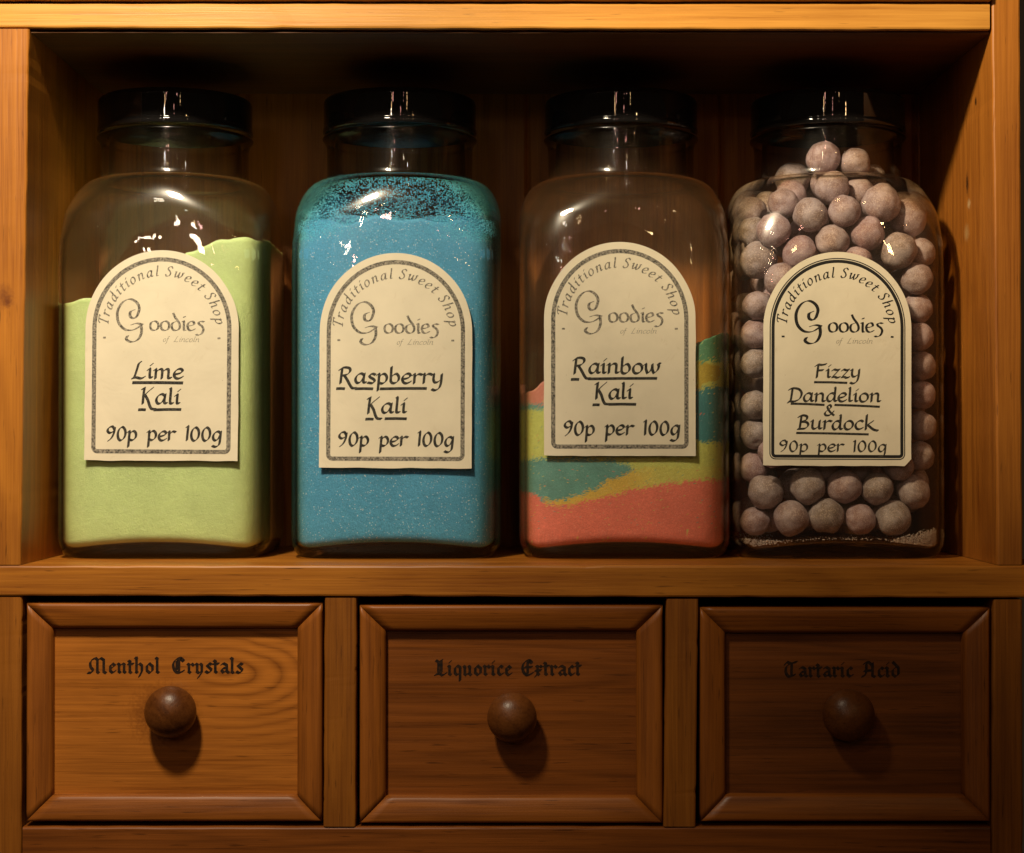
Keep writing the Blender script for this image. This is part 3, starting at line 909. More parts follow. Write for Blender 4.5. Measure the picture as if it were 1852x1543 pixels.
def section(z, t):
    """half sizes of the jar at height z, shrunk by wall t, and its squareness"""
    zs, zn = 0.196, 0.2225
    hw, hd, e = HW, HD, RC
    if z > .172:
        q = min(1, (z - .172) / (zn - .172))
        e = 2 + (RC - 2) * max(0, 1 - q * q * (3 - 2 * q)) ** 1.3
    if z > zs:
        u = min(1, (z - zs) / (zn - zs))
        c = max(0, 1 - u ** 2.2) ** (1 / 2.2)
        hw = RN + (HW - RN) * c
        hd = RN + (HD - RN) * c
        if u >= 1: hw = hd = RN; e = 2
    if z < 0.012:   # round heel
        u = 1 - z / 0.012
        k = 0.007 * (1 - math.sqrt(max(0, 1 - u * u)))
        hw -= k; hd -= k
    return hw - t, hd - t, e


def lift(x, y):
    """the base is pushed up between the four corners"""
    q = min(abs(x) / HW, abs(y) / HD)
    return .0042 * (1 - min(1, q / .85) ** 2)


def loft(rings):
    vs, fs = [], []
    n = len(rings[0])
    for r in rings: vs += r
    for i in range(len(rings) - 1):
        for k in range(n):
            k2 = (k + 1) % n
            fs.append((i * n + k, i * n + k2, (i + 1) * n + k2, (i + 1) * n + k))
    return vs, fs, n


def jar_body():
    out = []
    # outside: centre of the punt, foot, heel, body, shoulder, neck, lip bead
    for f, z in ((.02, .0052), (.25, .0050), (.5, .0042), (.72, .0026), (.85, .0010), (.93, .0002)):
        hw, hd, rc = section(0, 0)
        out.append([(x * f, y * f, z) for x, y in rrect(hw, hd, rc)])
    for k in range(0, 9):
        z = 0.012 * (k / 8) ** 1.6
        out.append([(x, y, z) for x, y in rrect(*section(z, 0))])
    for k in range(1, 13):
        z = .012 + (.198 - .012) * k / 12
        out.append([(x, y, z) for x, y in rrect(*section(z, 0))])
    for k in range(1, 15):
        a = (k / 14)
        z = .198 + .0245 * (math.sin(a * math.pi / 2)) ** 1.0
        out.append([(x, y, z) for x, y in rrect(*section(min(z, .2225), 0))])
    def circ(r, z): out.append([(x, y, z) for x, y in rrect(r, r, 2)])
    circ(RN - .0008, .2240); circ(RN - .0010, .2262)
    circ(RN - .0010, .2300); circ(RN - .0009, .2340); circ(RN - .0008, .2420); circ(RN - .0004, .2445)
    circ(RN + .0004, .2460); circ(RN + .0015, .2472); circ(RN + .0019, .2482); circ(RN + .0015, .2492); circ(RN + .0004, .2501); circ(RN - .0008, .2508); circ(RN - .0018, .2515)
    circ(RN - .0022, .2650); circ(RN - .0026, .2660)
    # inside, downwards
    circ(RN - .0050, .2660); circ(RN - .0056, .2650)
    circ(RN - .0056, .2450); circ(RN - .0050, .2300); circ(RN - .0048, .2255); circ(RN - .0046, .2225)
    for k in range(13, -1, -1):
        a = k / 14
        z = .198 + .0245 * math.sin(a * math.pi / 2)
        out.append([(x, y, z - WALL * .9 * a) for x, y in rrect(*section(z, WALL))])
    for k in range(11, 0, -1):
        z = .014 + (.198 - .014) * k / 12
        out.append([(x, y, z) for x, y in rrect(*section(z, WALL))])
    inner = section(.02, WALL)
    for k in range(7):
        u = k / 6
        rr = .005
        z = .0048 + rr * (1 - math.sin(u * math.pi / 2))
        kk = rr * (1 - math.cos(u * math.pi / 2))
        out.append([(x, y, z + lift(x, y)) for x, y in rrect(inner[0] - kk, inner[1] - kk, inner[2])])
    base = (inner[0] - .005, inner[1] - .005, inner[2])
    for f, z in ((.86, .0056), (.68, .0064), (.45, .0070), (.2, .0074), (.02, .0075)):
        out.append([(x * f, y * f, z + lift(x * f, y * f)) for x, y in rrect(*base)])
    vs, fs, n = loft(out)
    fs.append(tuple(range(n))[::-1])
    fs.append(tuple(range(len(vs) - n, len(vs))))
    me = mesh('glass_body', vs, fs, M_GLASS, True)
    fix_normals(me)
    return me


def lid_mesh():
    r = .0462
    z0, z1 = .2512, .2722
    prof = [(r - .0022, z0 + .012), (r - .0022, z0 + .0004), (r - .0016, z0), (r - .0004, z0 + .0002), (r, z0 + .0010), (r, z0 + .0030), (r - .0004, z0 + .0036), (r - .0004, z0 + .0041), (r - .0004, z0 + .0050), (r - .0004, z0 + .0100), (r - .0004, z1 - .0050), (r - .0004, z1 - .0037), (r - .0004, z1 - .0030), (r - .0008, z1 - .0014), (r - .0020, z1 - .0003), (r - .0040, z1), (r - .0060, z1 - .0006), (r - .0080, z1 - .0014), (.001, z1 - .0014)]
    vs, fs = [], []
    n = 96
    for (rr, z) in prof:
        for k in range(n):
            a = 2 * math.pi * k / n
            vs.append((rr * math.cos(a), rr * math.sin(a), z))
    for i in range(len(prof) - 1):
        for k in range(n):
            k2 = (k + 1) % n
            fs.append((i * n + k, i * n + k2, (i + 1) * n + k2, (i + 1) * n + k))
    fs.append(tuple(range((len(prof) - 1) * n, len(prof) * n)))
    # inside ceiling of the lid
    b0 = len(vs)
    for k in range(n):
        a = 2 * math.pi * k / n
        vs.append(((r - .0022) * math.cos(a), (r - .0022) * math.sin(a), z0 + .0165))
    for k in range(n):
        k2 = (k + 1) % n
        fs.append((k2, k, b0 + k, b0 + k2))
    fs.append(tuple(range(b0, b0 + n)))
    me = mesh('lid', vs, fs, M_LID, True)
    fix_normals(me)
    return me


WALL = 0.0022
ME_BODY, ME_LID = jar_body(), lid_mesh()


def front_y(x):
    """outside of the jar's front face at local x"""
    return -HD * max(.02, 1 - min(.999, abs(x) / HW) ** RC) ** (1 / RC)


LW, LH, LR = 139.0, 385.0, 139.0       # label half width, height, arch radius in photo pixels


def make_label(root, jx, cx, bot, h, halfw, text, dark, rot=0.0, chip=False, seed=0, curl=.0007):
    """paper label and its printing; cx, bot: label centre and bottom edge in photo pixels"""
    yl = Y_C - HD
    kk = (D + yl) / D * S
    origin = P(cx, bot, yl)
    ox, oz = origin.x - root.location[0], origin.z - root.location[2]
    cr, sr = math.cos(rot), math.sin(rot)

    def place(u, v, e, lift=0.0):
        # u right, v up, in photo pixels from the bottom centre of the label
        x, z = ox + (u * cr - v * sr) * kk, oz + (u * sr + v * cr) * kk
        edge = max(0, 1 - v / 70) ** 2 + .6 * max(0, (abs(u) - halfw * .8) / (halfw * .2)) ** 2 * max(0, 1 - v / h)
        bend = curl * edge * (0.6 + 0.8 * (0.5 + 0.5 * mnoise.noise(Vector((u / 60, seed, 0)))))
        return (x, front_y(x) - .00045 - bend - lift - e, z)

    arch_h = halfw * 1.03
    def top(u):
        t = min(1, abs(u) / halfw)
        return h - arch_h + arch_h * math.sqrt(max(0, 1 - t * t))
    cols = [-halfw * math.cos(math.pi * i / 72) for i in range(73)]
    rows = 26
    vs, fs = [], []
    wav = random.Random(seed)
    for side in (0, 1):
        for i, u in enumerate(cols):
            tp = top(u)
            b0 = 1.6 * mnoise.noise(Vector((u / 40, seed * 2.3, 0)))
            if chip and u > halfw - 12: b0 += (u - (halfw - 12)) * 1.1
            uu = u + 0.8 * mnoise.noise(Vector((i / 9, seed, 3)))
            for j in range(rows + 1):
                v = b0 + (tp - b0) * j / rows
                vs.append(place(uu if 0 < i < 72 else u + 1.2 * mnoise.noise(Vector((v / 60, seed, i))), v, 0.0, -.0002 if side else 0.0))
    m = rows + 1
    nn = len(cols) * m
    for i in range(72):
        for j in range(rows):
            a = i * m + j
            fs.append((a, a + m, a + m + 1, a + 1))
            fs.append((nn + a, nn + a + 1, nn + a + m + 1, nn + a + m))
    def wall(a, b): fs.append((a, b, nn + b, nn + a))
    for i in range(72):
        wall(i * m, (i + 1) * m); wall((i + 1) * m + rows, i * m + rows)
    for j in range(rows):
        wall(j + 1, j); wall(72 * m + j, 72 * m + j + 1)
    lab = link('label', mesh('label', vs, fs, M_PAPER, True), root)
    fix_normals(lab.data)
    lab.data.set_sharp_from_angle(angle=R(35))
    put = lambda u, v, e: place(u, v, e, .00005)
    # border
    pen = Pen()
    ins = 15 if not dark else 13
    bw = 6.5 if not dark else 8.0
    hw_, top_ = halfw - ins, h - ins
    path = []
    rcn = 9
    ah = hw_ * 1.03
    pts = []
    for k in range(49):
        a = math.pi * k / 48
        pts.append((-hw_ * math.cos(a), top_ - ah + ah * math.sin(a)))
    for k in range(12):
        pts.append((hw_, top_ - ah - (top_ - ah - ins - rcn) * (k + 1) / 12))
    for k in range(1, 7):
        a = R(90 * k / 6)
        pts.append((hw_ - rcn + rcn * math.cos(a), ins + rcn - rcn * math.sin(a)))
    for k in range(1, 16):
        pts.append((hw_ - rcn - 2 * (hw_ - rcn) * k / 15, ins))
    for k in range(1, 7):
        a = R(90 * k / 6)
        pts.append((-hw_ + rcn - rcn * math.sin(a), ins + rcn - rcn * math.cos(a)))
    for k in range(12):
        pts.append((-hw_, ins + rcn + (top_ - ah - ins - rcn) * (k + 1) / 12))
    def band(inner, width):
        n = len(pts)
        cxm, cym = 0, h * .45
        q = []
        for i in range(n):
            p, pn, pv = Vector(pts[i]), Vector(pts[(i + 1) % n]), Vector(pts[i - 1])
            t = (pn - pv).normalized()
            nr = Vector((t.y, -t.x))
            q.append((p + nr * inner, p + nr * (inner + width)))
        for i in range(n):
            a, b = q[i], q[(i + 1) % n]
            pen.polys.append([tuple(a[0]), tuple(b[0]), tuple(b[1]), tuple(a[1])])
    if dark:
        band(-2, 1.8); band(1.2, 5.6)
    else:
        band(-2.2, 1.5); band(-.7, 4.6); band(3.9, 1.5)
    pen.build('border', M_PRINT if dark else M_FADED, put, lab)
    # heading on the arch
    pen = Pen()
    ac = h - halfw * 1.03 - 2
    pen.text('Traditional Sweet Shop', HAND, 0, 0, 12.6, nw=2.0, nt=.6, ang=25, slant=.20, space=5.5, track=1.3, arc=(0, ac, halfw - 41, R(-86), R(84)))
    for sx in (-1, 1):
        pen.stroke([(sx * (halfw - 35) - 1, ac - 14), (sx * (halfw - 35) + 1, ac - 14)], 3.2, 3.2, 0)
    ink_a = M_PRINT if dark else M_FADED
    pen.build('heading', ink_a, put, lab)
    # logo
    pen = Pen()
    lb = h - 146
    pen.text('G', LOGO, -halfw + 57, lb - 1, 22, nw=2.6 if dark else 2.3, nt=.5, ang=18)
    pen.text('oodies', LOGO, -halfw + 116, lb, 18.5, width=100, nw=2.3, nt=.5, ang=18)
    pen.build('logo', ink_a, put, lab)
    pen = Pen()
    pen.text('of', HAND, halfw - 137, lb - 20, 6.5, nw=1.2, nt=.6, ang=30, slant=.3)
    pen.text('Lincoln', HAND, halfw - 117, lb - 20, 6.5, width=46, nw=1.2, nt=.6, ang=30, slant=.3)
    pen.build('tagline', M_GREY, put, lab)
    # hand lettering: (string, x0, x1, baseline, x height, kind)
    name, price = Pen(), Pen()
    rr = random.Random(seed + 11)
    for (s, a, b, base, xh, which) in text['lines']:
        pn = price if which else name
        pn.text(s, HAND, a - cx, bot - base, xh, width=b - a, nw=2.7, nt=.7, ang=40, slant=.06, space=8 if which else 6, jitter=.25, rnd=rr)
    for (a, b, y0, y1, t) in text['rules']:
        name.stroke([(a - cx, bot - y0), ((a + b) / 2 - cx, bot - (y0 + y1) / 2 + .4), (b - cx, bot - y1)], t, 1.0, R(80))
    name.build('flavour_name', M_INK, put, lab)
    price.build('price', M_INK, put, lab)
    return lab


T1 = {'lines': [('Lime', 238, 331, 685, 19.5, 0), ('Kali', 253, 325, 731, 19.5, 0), ('90p per 100g', 190, 402, 797, 18.5, 1)],
      'rules': [(239, 330, 692, 692, 5.5), (250, 263, 741, 741, 5), (278, 327, 741, 740, 5)]}
T2 = {'lines': [('Raspberry', 611, 802, 694, 19.5, 0), ('Kali', 661, 735, 748, 19.5, 0), ('90p per 100g', 609, 822, 807, 18.5, 1)],
      'rules': [(608, 623, 703, 703, 5), (642, 674, 703, 703, 5), (687, 771, 703, 702, 5), (661, 675, 758, 758, 5), (696, 735, 757, 757, 5)]}
T3 = {'lines': [('Rainbow', 1035, 1193, 676, 19.5, 0), ('Kali', 1074, 1144, 722, 19.5, 0), ('90p per 100g', 1017, 1231, 787, 18.5, 1)],
      'rules': [(1033, 1047, 686, 686, 5), (1064, 1188, 685, 684, 5), (1072, 1084, 732, 732, 5), (1101, 1150, 731, 731, 5)]}
T4 = {'lines': [('Fizzy', 1472, 1556, 684, 17, 0), ('Dandelion', 1424, 1592, 727, 17, 0), ('&', 1488, 1508, 752, 15.5, 0), ('Burdock', 1441, 1582, 777, 17.5, 0), ('90p per 100g', 1407, 1604, 817, 14.5, 1)],
      'rules': [(1472, 1531, 691, 692, 4), (1430, 1490, 730, 732, 4), (1509, 1590, 732, 735, 4), (1440, 1570, 783, 785, 4)]}

JG = 'glass sweet jars in a row on the cabinet shelf'
JARS = [
 (317, 291, 833, 381, 138.5, T1, False, R(-.35), False, 'square glass jar with a black lid and a label reading Lime Kali'),
 (723, 715, 846, 389, 138, T2, False, R(-.2), False, 'square glass jar with a black lid and a label reading Raspberry Kali'),
 (1123, 1121, 824, 387, 137, T3, False, R(0), False, 'square glass jar with a black lid and a label reading Rainbow Kali'),
 (1497, 1514, 842, 387, 133.5, T4, True, R(-.25), True, 'square glass jar with a black lid and a label reading Fizzy Dandelion & Burdock'),
]
jar_roots = []
for i, (jx, lx, lb, lh, lhw, T, dk, rot, chip, lab) in enumerate(JARS):
    X = P(jx, 771, Y_C).x
    root = empty('sweet_jar', (X, Y_C, Z_SHELF))
    tag(root, lab, 'jar', JG)
    me_b = ME_BODY if i == 0 else ME_BODY.copy()
    me_b.materials[0] = M_GLASSES[i]
    link('glass_body', me_b, root)
    lid = link('lid', ME_LID, root)
    lid.rotation_euler = (0, 0, i * 1.3)
    make_label(root, jx, lx, lb, lh, lhw, T, dk, rot, chip, seed=i + 1, curl=.0006)
    jar_roots.append(root)

# ------------------------------------------------------------------ jar contents
GAP = 0.0003


def fill_mesh(name, height, mat, nz=90, colour=None, seed=0, M=30):
    """a body of powder filling the jar to height(x, y) (local), following the inside of the glass"""
    rings = []
    ins = section(.02, WALL + GAP)
    # underside, over the pushed-up base
    b_ = (ins[0] - .005, ins[1] - .005, ins[2])
    for f, z in ((.02, .0083), (.2, .0082), (.45, .0078), (.68, .0072), (.86, .0064)):
        rings.append([(x * f, y * f, z + lift(x * f, y * f)) for x, y in rrect(*b_, 14, M)])
    for k in range(6, -1, -1):
        u = k / 6
        rr = .005
        z = .0056 + rr * (1 - math.sin(u * math.pi / 2))
        kk = rr * (1 - math.cos(u * math.pi / 2))
        rings.append([(x, y, z + lift(x, y)) for x, y in rrect(ins[0] - kk, ins[1] - kk, ins[2], 14, M)])
    full = rrect(*ins, 14, M)
    hts = [height(x, y) for x, y in full]
    for j in range(1, nz + 1):
        ring = []
        for (p, h) in zip(range(len(full)), hts):
            z = .0165 + (h - .0165) * j / nz
            x, y = full[p] if z < .170 else rrect_at(z, M)[p]
            ring.append((x, y, z))
        rings.append(ring)
    last = rings[-1]
    for f in (.97, .9, .78, .62, .45, .28, .12, .02):
        ring = []
        for (x, y, z) in last:
            hx = height(x * f, y * f)
            hx += .0012 * mnoise.noise(Vector((x * f * 90, y * f * 90, seed)))
            ring.append((x * f, y * f, hx))
        rings.append(ring)
    vs, fs, n = loft(rings)
    fs.append(tuple(range(n))[::-1]); fs.append(tuple(range(len(vs) - n, len(vs))))
    me = mesh(name, vs, fs, mat, True)
    if colour:
        at = me.color_attributes.new('layer_colour', 'FLOAT_COLOR', 'POINT')
        flat = []
        for v in vs:
            flat += [*colour(*v), 1.0]
        at.data.foreach_set('color', flat)
    fix_normals(me)
    return me


_rc = {}
def rrect_at(z, M):
    k = (round(z, 5), M)
    if k not in _rc:
        _rc[k] = rrect(*section(z + .002 * min(1, max(0, (z - .170) / .02)), WALL + GAP), 14, M)
    return _rc[k]


def pix_z(py, y=Y_C - HD + .004):
    return P(926, py, y).z - Z_SHELF


def pix_x(px, root, y=Y_C - HD + .004):
    return P(px, 771, y).x - root.location[0]


def lerp_table(tab, x):
    if x <= tab[0][0]: return tab[0][1]
    for (a, va), (b, vb) in zip(tab, tab[1:]):
        if x <= b:
            t = (x - a) / (b - a)
            t = t * t * (3 - 2 * t)
            return va + (vb - va) * t
    return tab[-1][1]


# lime: a drift that climbs to the right
r1 = jar_roots[0]
tab1 = [(pix_x(px, r1), pix_z(py)) for px, py in [(120, 548), (150, 538), (200, 540), (290, 500), (345, 455), (400, 434), (445, 428), (480, 430)]]
def h1(x, y):
    return lerp_table(tab1, x) + .0012 * mnoise.noise(Vector((x * 120, y * 120, 1))) - .05 * max(0, (y + .02)) * .3
p1 = link('lime_powder', fill_mesh('lime_powder', h1, M_LIME, 70), None, r1.location)
tag(p1, 'lime green sherbet powder drifted up to the right inside its jar', 'powder', kind='stuff')

# blue: nearly full
r2 = jar_roots[1]
def h2(x, y):
    rr = max(abs(x) / HW, abs(y) / HD)
    return .193 + .006 * (1 - rr ** 2.2) + .004 * mnoise.noise(Vector((x * 55, y * 55, 4))) + .003 * max(0, (abs(x) / HW - .7) / .3)
p2 = link('blue_powder', fill_mesh('blue_powder', h2, M_BLUE, 90), None, r2.location)
tag(p2, 'coarse blue sherbet powder filling its jar to the shoulder', 'powder', kind='stuff')

# rainbow layers
r3 = jar_roots[2]
PINK, YEL, GRN, TEAL, SALM = (.97, .27, .22), (.88, .64, .15), (.72, .80, .25), (.16, .45, .45), (.80, .33, .27)
X3 = lambda px: pix_x(px, r3)
tab3 = [(X3(px), pix_z(py)) for px, py in [(940, 712), (965, 705), (985, 692), (1060, 735), (1130, 740), (1200, 690), (1255, 630), (1280, 612), (1315, 600)]]
def h3(x, y):
    return lerp_table(tab3, x) + .0015 * mnoise.noise(Vector((x * 120, y * 120, 2))) - .02 * max(0, (y + .03)) * .2
pinkT = [(X3(px), pix_z(py)) for px, py in [(940, 888), (965, 893), (985, 906), (1005, 915), (1030, 913), (1070, 905), (1100, 897), (1150, 884), (1190, 876), (1240, 870), (1320, 866)]]
yelT = [(X3(px), pix_z(py)) for px, py in [(940, 886), (975, 893), (1000, 907), (1040, 898), (1070, 885), (1110, 865), (1150, 850), (1190, 845), (1320, 845)]]
tealT = [(X3(px), pix_z(py)) for px, py in [(940, 832), (1000, 828), (1060, 829), (1100, 832), (1130, 838), (1150, 852), (1175, 870), (1320, 874)]]
rq = random.Random(9)
def col3(x, y, z):
    c = col3_(x, y, z)
    f = 1 + rq.uniform(-.10, .06)
    if rq.random() < .014: c = rq.choice((PINK, TEAL, GRN, YEL))
    return tuple(v * f for v in c)
def col3_(x, y, z):
    q = Vector((x * 160, y * 160, z * 160))
    q2 = q * 3.1
    d = .0013 * mnoise.noise(q) + .0009 * mnoise.noise(q2) + rq.gauss(0, .0009)
    zz = z + d + .0004 * mnoise.noise(q * 9)
    xx = x + rq.gauss(0, .0012) + .0015 * mnoise.noise(q + Vector((5, 5, 5)))
    if y > -.02: zz += .006 * mnoise.noise(Vector((x * 30, y * 30, 8)))
    if zz < lerp_table(pinkT, xx): return PINK
    if zz < lerp_table(yelT, xx) and xx > X3(985): 
        if xx < X3(1130): return YEL
        t = min(1, (xx - X3(1130)) / .02)
        return tuple(a + (b - a) * t * .75 for a, b in zip(YEL, GRN))
    if zz < lerp_table(tealT, xx):
        f = mnoise.noise(q * .8)
        return tuple(a * (1 + .15 * f) for a in TEAL)
    # upper layers lean with the surface
    t = (xx - X3(945)) / (X3(1315) - X3(945))
    lay = [(835, 742, 798), (0, 0, 0)]
    gz = pix_z(740) + (pix_z(799) - pix_z(740)) * max(0, min(1, (t - .2) / .6))
    if zz < gz: return GRN
    tz = pix_z(730) + (pix_z(700) - pix_z(730)) * max(0, min(1, (t - .5) / .4))
    if zz < tz: return (.06, .33, .42) if t > .5 else TEAL
    yz = pix_z(652)
    if t > .5 and zz < yz: return tuple(a * .95 for a in GRN) if mnoise.noise(q * .5) > -.25 else (.62, .5, .10)
    if t > .5: return (.14, .44, .30)
    return SALM
p3 = link('rainbow_powder', fill_mesh('rainbow_powder', h3, M_RAIN, 230, colour=col3, M=110), None, r3.location)
tag(p3, 'sherbet powder in pink, yellow, blue and green layers inside its jar', 'powder', kind='stuff')

# loose grains clinging inside the glass
def grains(name, root, spots, mat, size, seed):
    rg = random.Random(seed)
    vs, fs = [], []
    for (x, y, z) in spots:
        s = size * rg.uniform(.55, 1.25)
        b0 = len(vs)
        m = Matrix.Rotation(rg.uniform(0, 6.3), 3, Vector((rg.uniform(-1, 1), rg.uniform(-1, 1), rg.uniform(-1, 1) + .01)))
        for d in ((1, 0, 0), (-1, 0, 0), (0, 1, 0), (0, -1, 0), (0, 0, 1), (0, 0, -1)):
            v = m @ Vector(d) * s
            vs.append((x + v.x, y + v.y, z + v.z))
        for f in ((0, 2, 4), (2, 1, 4), (1, 3, 4), (3, 0, 4), (2, 0, 5), (1, 2, 5), (3, 1, 5), (0, 3, 5)):
            fs.append(tuple(b0 + i for i in f))
    return link(name, mesh(name, vs, fs, mat), None, root.location)


def inside_point(rg, z):
    """random point on the front half of the inner wall at height z (outside profile height)"""
    hw, hd, rc = section(z, WALL + .0006)
    pts = rrect(hw, hd, rc, 14, 30)
    k = rg.randrange(len(pts))
    t = rg.random()
    a, b = pts[k], pts[(k + 1) % len(pts)]
    return a[0] + (b[0] - a[0]) * t, a[1] + (b[1] - a[1]) * t


rg = random.Random(21)
sp = []
while len(sp) < 42000:
    z = .180 + .0422 * rg.random()
    x, y = inside_point(rg, z)
    ax = abs(x) / HW
    n1 = mnoise.noise(Vector((x * 75, y * 75, z * 75)))
    n2 = mnoise.noise(Vector((x * 300, y * 300, z * 300)))
    dens = .34 + .30 * n1 + .22 * n2 + .12 * mnoise.noise(Vector((x * 900, y * 900, z * 900)))
    dens += max(0, (ax - .58 + .14 * n1) / .25) * .9
    low = .1915 + .004 * n1 + .002 * math.sin(x * 90)
    if z < low: dens += min(1, (low - z) / .0035)
    dens += max(0, 1 - max(0, z - low) / .009) * (.35 + .9 * n1)
    if z < .1865: dens *= max(0, (z - .180) / .0065)
    if rg.random() > dens: continue
    drop = WALL * .9 * max(0, min(1, (z - .196) / .0265)) + (.0004 if z > .2 else 0)
    sp.append((x, y, z - drop))
gr = grains('clinging_powder', r2, sp, M_BLUEGRAIN, .00042, 5)
tag(gr, 'speckled blue grains clinging inside the jar shoulder', 'powder', kind='stuff')

# ---- sweets in the fourth jar
r4 = jar_roots[3]
raw_a = [(720, 560, 112), (930, 600, 98), (790, 775, 112), (985, 770, 78), (250, 890, 85), (480, 868, 98), (630, 930, 110), (850, 930, 104), (1080, 860, 124), (1300, 920, 122),
         (230, 1020, 88), (420, 1020, 110), (760, 1070, 106), (1010, 1040, 108), (285, 1190, 120), (560, 1155, 114), (1200, 1170, 118), (1385, 1170, 84), (440, 1325, 106), (1320, 1335, 104), (940, 1190, 100),
         (290, 1515, 86), (1330, 1515, 80)]
raw_b = [(210, 145, 76), (220, 310, 86), (225, 565, 87), (225, 775, 77), (295, 835, 66), (212, 945, 76), (290, 1130, 104), (190, 1250, 58), (280, 1312, 104), (465, 1260, 104), (585, 1080, 104),
         (690, 1280, 104), (785, 1080, 100), (875, 1250, 90), (1062, 1280, 104), (975, 1075, 96), (1165, 1115, 98),
         (660, 965, 80), (850, 955, 80), (1085, 950, 84), (1220, 155, 60), (1238, 330, 62), (1240, 505, 60), (1238, 690, 62), (1225, 870, 70)]
front = [(1290 + a * .2786, 130 + b * .2787, r * .2786) for a, b, r in raw_a] + [(1290 + a * .3046, 560 + b * .3046, r * .3046) for a, b, r in raw_b]
balls = []   # x, y, z (jar local), radius, front?
for (px, py, rp) in front:
    neck = py < 310
    rad = max(.0086, min(.0120, rp * S * 1.08))
    y = -HD + WALL + rad + .0008
    if neck: y = -RN + .0062 + rad
    elif rp < 25: y += .008
    if py < 370 and not neck: y += .012 * (370 - py) / 45
    p = P(px, py, Y_C + y)
    balls.append([p.x - r4.location[0], y, p.z - r4.location[2], rad, True])
def keep_inside(b):
    x, y, z, rd = b[:4]
    hw, hd, e = section(min(max(z, .02), .26) + (.004 if z > .19 else 0), WALL + .0004)
    if z > .2225: hw = hd = RN - .0058; e = 2
    hw -= rd; hd -= rd
    b[0] = x = max(-hw * .97, min(hw * .97, x))
    ym = hd * (1 - (abs(x) / hw) ** e) ** (1 / e)
    b[1] = max(-ym, min(ym, y))
    b[2] = max(.0105 + lift(x, y) * .8 + rd, z)
# push overlapping sweets apart
for it in range(60):
    for i in range(len(balls)):
        for j in range(i):
            a, b = balls[i], balls[j]
            d = Vector((a[0] - b[0], a[1] - b[1], a[2] - b[2]))
            L = d.length; mn = (a[3] + b[3]) * .985
            if L < mn and L > 1e-6:
                dirv = Vector((d.x * .35, d.y, d.z * .35)) if abs(d.y) > .001 else Vector((d.x, .35 * L * (1 if i % 2 else -1), d.z))
                dirv.normalize()
                mv = dirv * (mn - L) * .3
                for k in range(3):
                    a[k] += mv[k]; b[k] -= mv[k]
    for b in balls: keep_inside(b)
# the sweets behind and under the label, settled low first
rg = random.Random(77)
def free(c, rd):
    for b in balls:
        if (c[0] - b[0]) ** 2 + (c[1] - b[1]) ** 2 + (c[2] - b[2]) ** 2 < ((rd + b[3]) * .97) ** 2: return False
    return True
fails = 0
while len(balls) < 275 and fails < 40:
    best = None
    rd = rg.uniform(.0090, .0106)
    for k in range(90):
        z = rg.uniform(.0125 + rd, .230)
        hw, hd, rc = section(min(z + .006, .2225), WALL + .0004)
        x, y = rg.uniform(-hw + rd, hw - rd), rg.uniform(-hd + rd, min(hd - rd, .016))
        if z > .2225: hw = hd = RN - .006
        if abs(x) > hw - rd or abs(y) > hd - rd: continue
        if (abs(x) / (hw - rd)) ** rc + (abs(y) / (hd - rd)) ** rc > 1: continue
        if (best is None or z < best[2]) and free((x, y, z), rd): best = [x, y, z, rd, False]
    if best is None: fails += 1
    else: balls.append(best)

dust = []
rg = random.Random(31)
while len(dust) < 2200:
    x, y = rg.uniform(-HW, HW), rg.uniform(-HD, .0)
    e = (abs(x) / (HW - .004)) ** RC + (abs(y) / (HD - .004)) ** RC
    if e > 1: continue
    near = e ** .5
    pile = max(0, (x - .028) / .03) * max(0, (-y - .02) / .03) + .35 * max(0, (-x - .035) / .02) * max(0, (-y - .03) / .025)
    if rg.random() > near * (.012 + 1.2 * pile): continue
    dust.append((x, y, .0068 + lift(x, y) + rg.random() ** 1.5 * (.0012 + .013 * min(1, pile) * near)))
dz = grains('sugar_dust', r4, dust, M_SUGAR, .00048, 8)
tag(dz, 'pale sugar dust heaped in the bottom corner of the sweets jar', 'sugar', kind='stuff')

variants = []
for k in range(6):
    bm = bmesh.new()
    bmesh.ops.create_icosphere(bm, subdivisions=4, radius=1.0)
    for v in bm.verts:
        n_ = v.co.normalized()
        f = 1 + .09 * mnoise.noise(n_ * 1.1 + Vector((k * 7, 0, 0))) + .05 * mnoise.noise(n_ * 2.6 + Vector((k * 5, 3, 0))) + .012 * mnoise.noise(n_ * 9 + Vector((0, k, 1)))
        dd = (n_ - Vector((math.sin(k * 2.1), math.cos(k * 1.3), math.sin(k))).normalized()).length
        if k % 2 == 0: f -= .13 * math.exp(-(dd / .28) ** 2)
        v.co = n_ * f
    me = bpy.data.meshes.new('sweet')
    for v in bm.verts: v.co *= .0096
    bm.to_mesh(me); bm.free()
    me.materials.append(M_SWEET)
    me.polygons.foreach_set('use_smooth', [True] * len(me.polygons))
    variants.append(me)

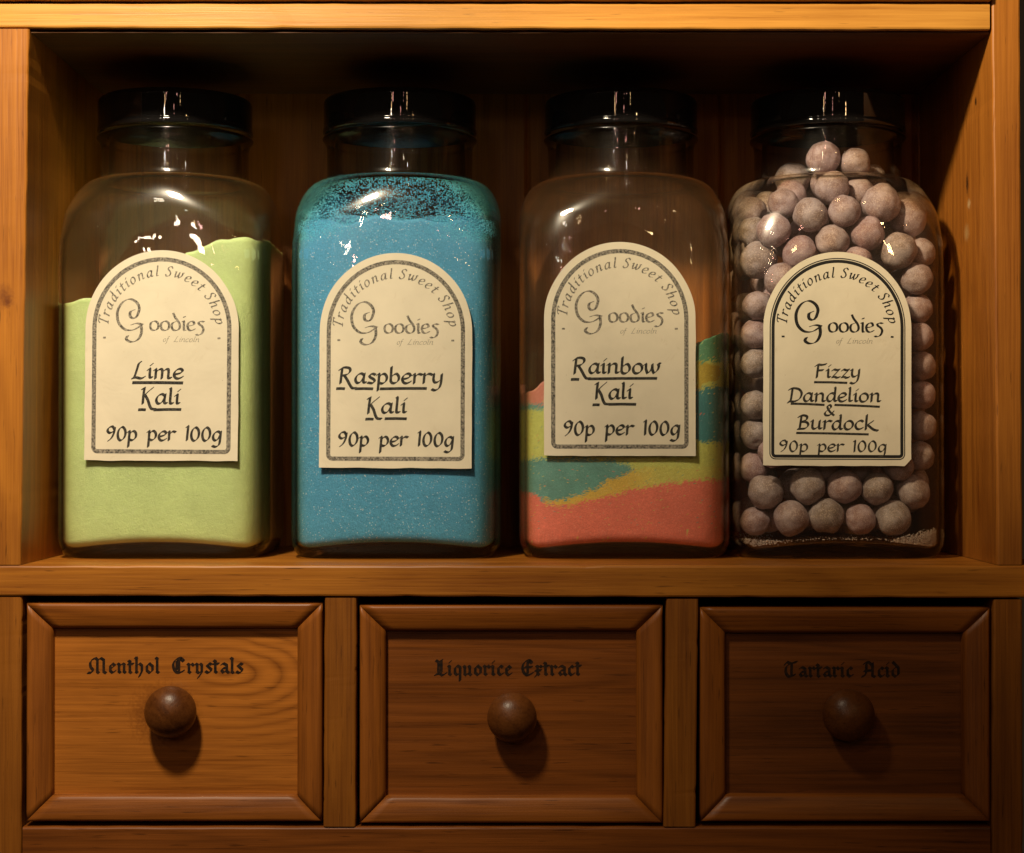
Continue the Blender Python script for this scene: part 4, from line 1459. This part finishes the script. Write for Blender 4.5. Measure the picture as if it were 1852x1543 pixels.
SG = 'sugared sweets in the right-hand jar'
HIDDEN_LABEL = 'mauve sugared sweet partly hidden behind the sweets against the glass'
first = bpy.data.objects.new('sweet', variants[0])
# names for the front sweets, row by row
ordn = ['first', 'second', 'third', 'fourth', 'fifth', 'sixth', 'seventh', 'eighth']
frontidx = [i for i, b in enumerate(balls) if b[4]]
pix = {i: front[i][:2] for i in frontidx}
flabel = {}
def rows(idx, edges):
    out = {}
    for i in idx:
        for k, (lo, hi) in enumerate(edges):
            if lo <= pix[i][1] < hi: out.setdefault(k, []).append(i)
    return out
zones = [
 ('in the jar neck under the lid', lambda x, y: y < 310),
 ('just below the jar neck', lambda x, y: 310 <= y < 352),
 ('in the upper row under the jar shoulder', lambda x, y: 352 <= y < 398),
 ('in the row above the label arch', lambda x, y: 398 <= y < 432),
 ('in the row beside the top of the label arch', lambda x, y: 432 <= y < 480),
 ('in the bottom row on the base of the jar', lambda x, y: y > 925),
 ('in the second row up from the base', lambda x, y: 870 < y <= 925),
 ('just under the lower edge of the label', lambda x, y: 840 < y <= 870 and 1385 < x),
]
used = set()
for zn, f in zones:
    m = sorted([i for i in frontidx if i not in used and f(*pix[i])], key=lambda i: pix[i][0])
    used.update(m)
    for k, i in enumerate(m):
        flabel[i] = 'mauve sweet %s, %s' % (zn, ('%s from the left' % ordn[k]) if len(m) > 1 else 'alone there')
for side, f in (('left', lambda x: x < 1500), ('right', lambda x: x >= 1500)):
    m = sorted([i for i in frontidx if i not in used and f(pix[i][0])], key=lambda i: pix[i][1])
    for k, i in enumerate(m):
        flabel[i] = 'mauve sweet showing to the %s of the label, %s one down' % (side, ordn[k] if k < 8 else 'last')
for i, b in enumerate(balls):
    o = first if i == 0 else first.copy()
    COL.objects.link(o)
    o.data = variants[(i * 5) % 6]
    k = b[3] / .0096
    o.scale = (k, k, k)
    o.rotation_euler = (rg.uniform(0, 6.2), rg.uniform(0, 6.2), rg.uniform(0, 6.2))
    o.location = (r4.location[0] + b[0], r4.location[1] + b[1], r4.location[2] + b[2])
    tag(o, flabel[i] if b[4] else HIDDEN_LABEL, 'sweet', SG)
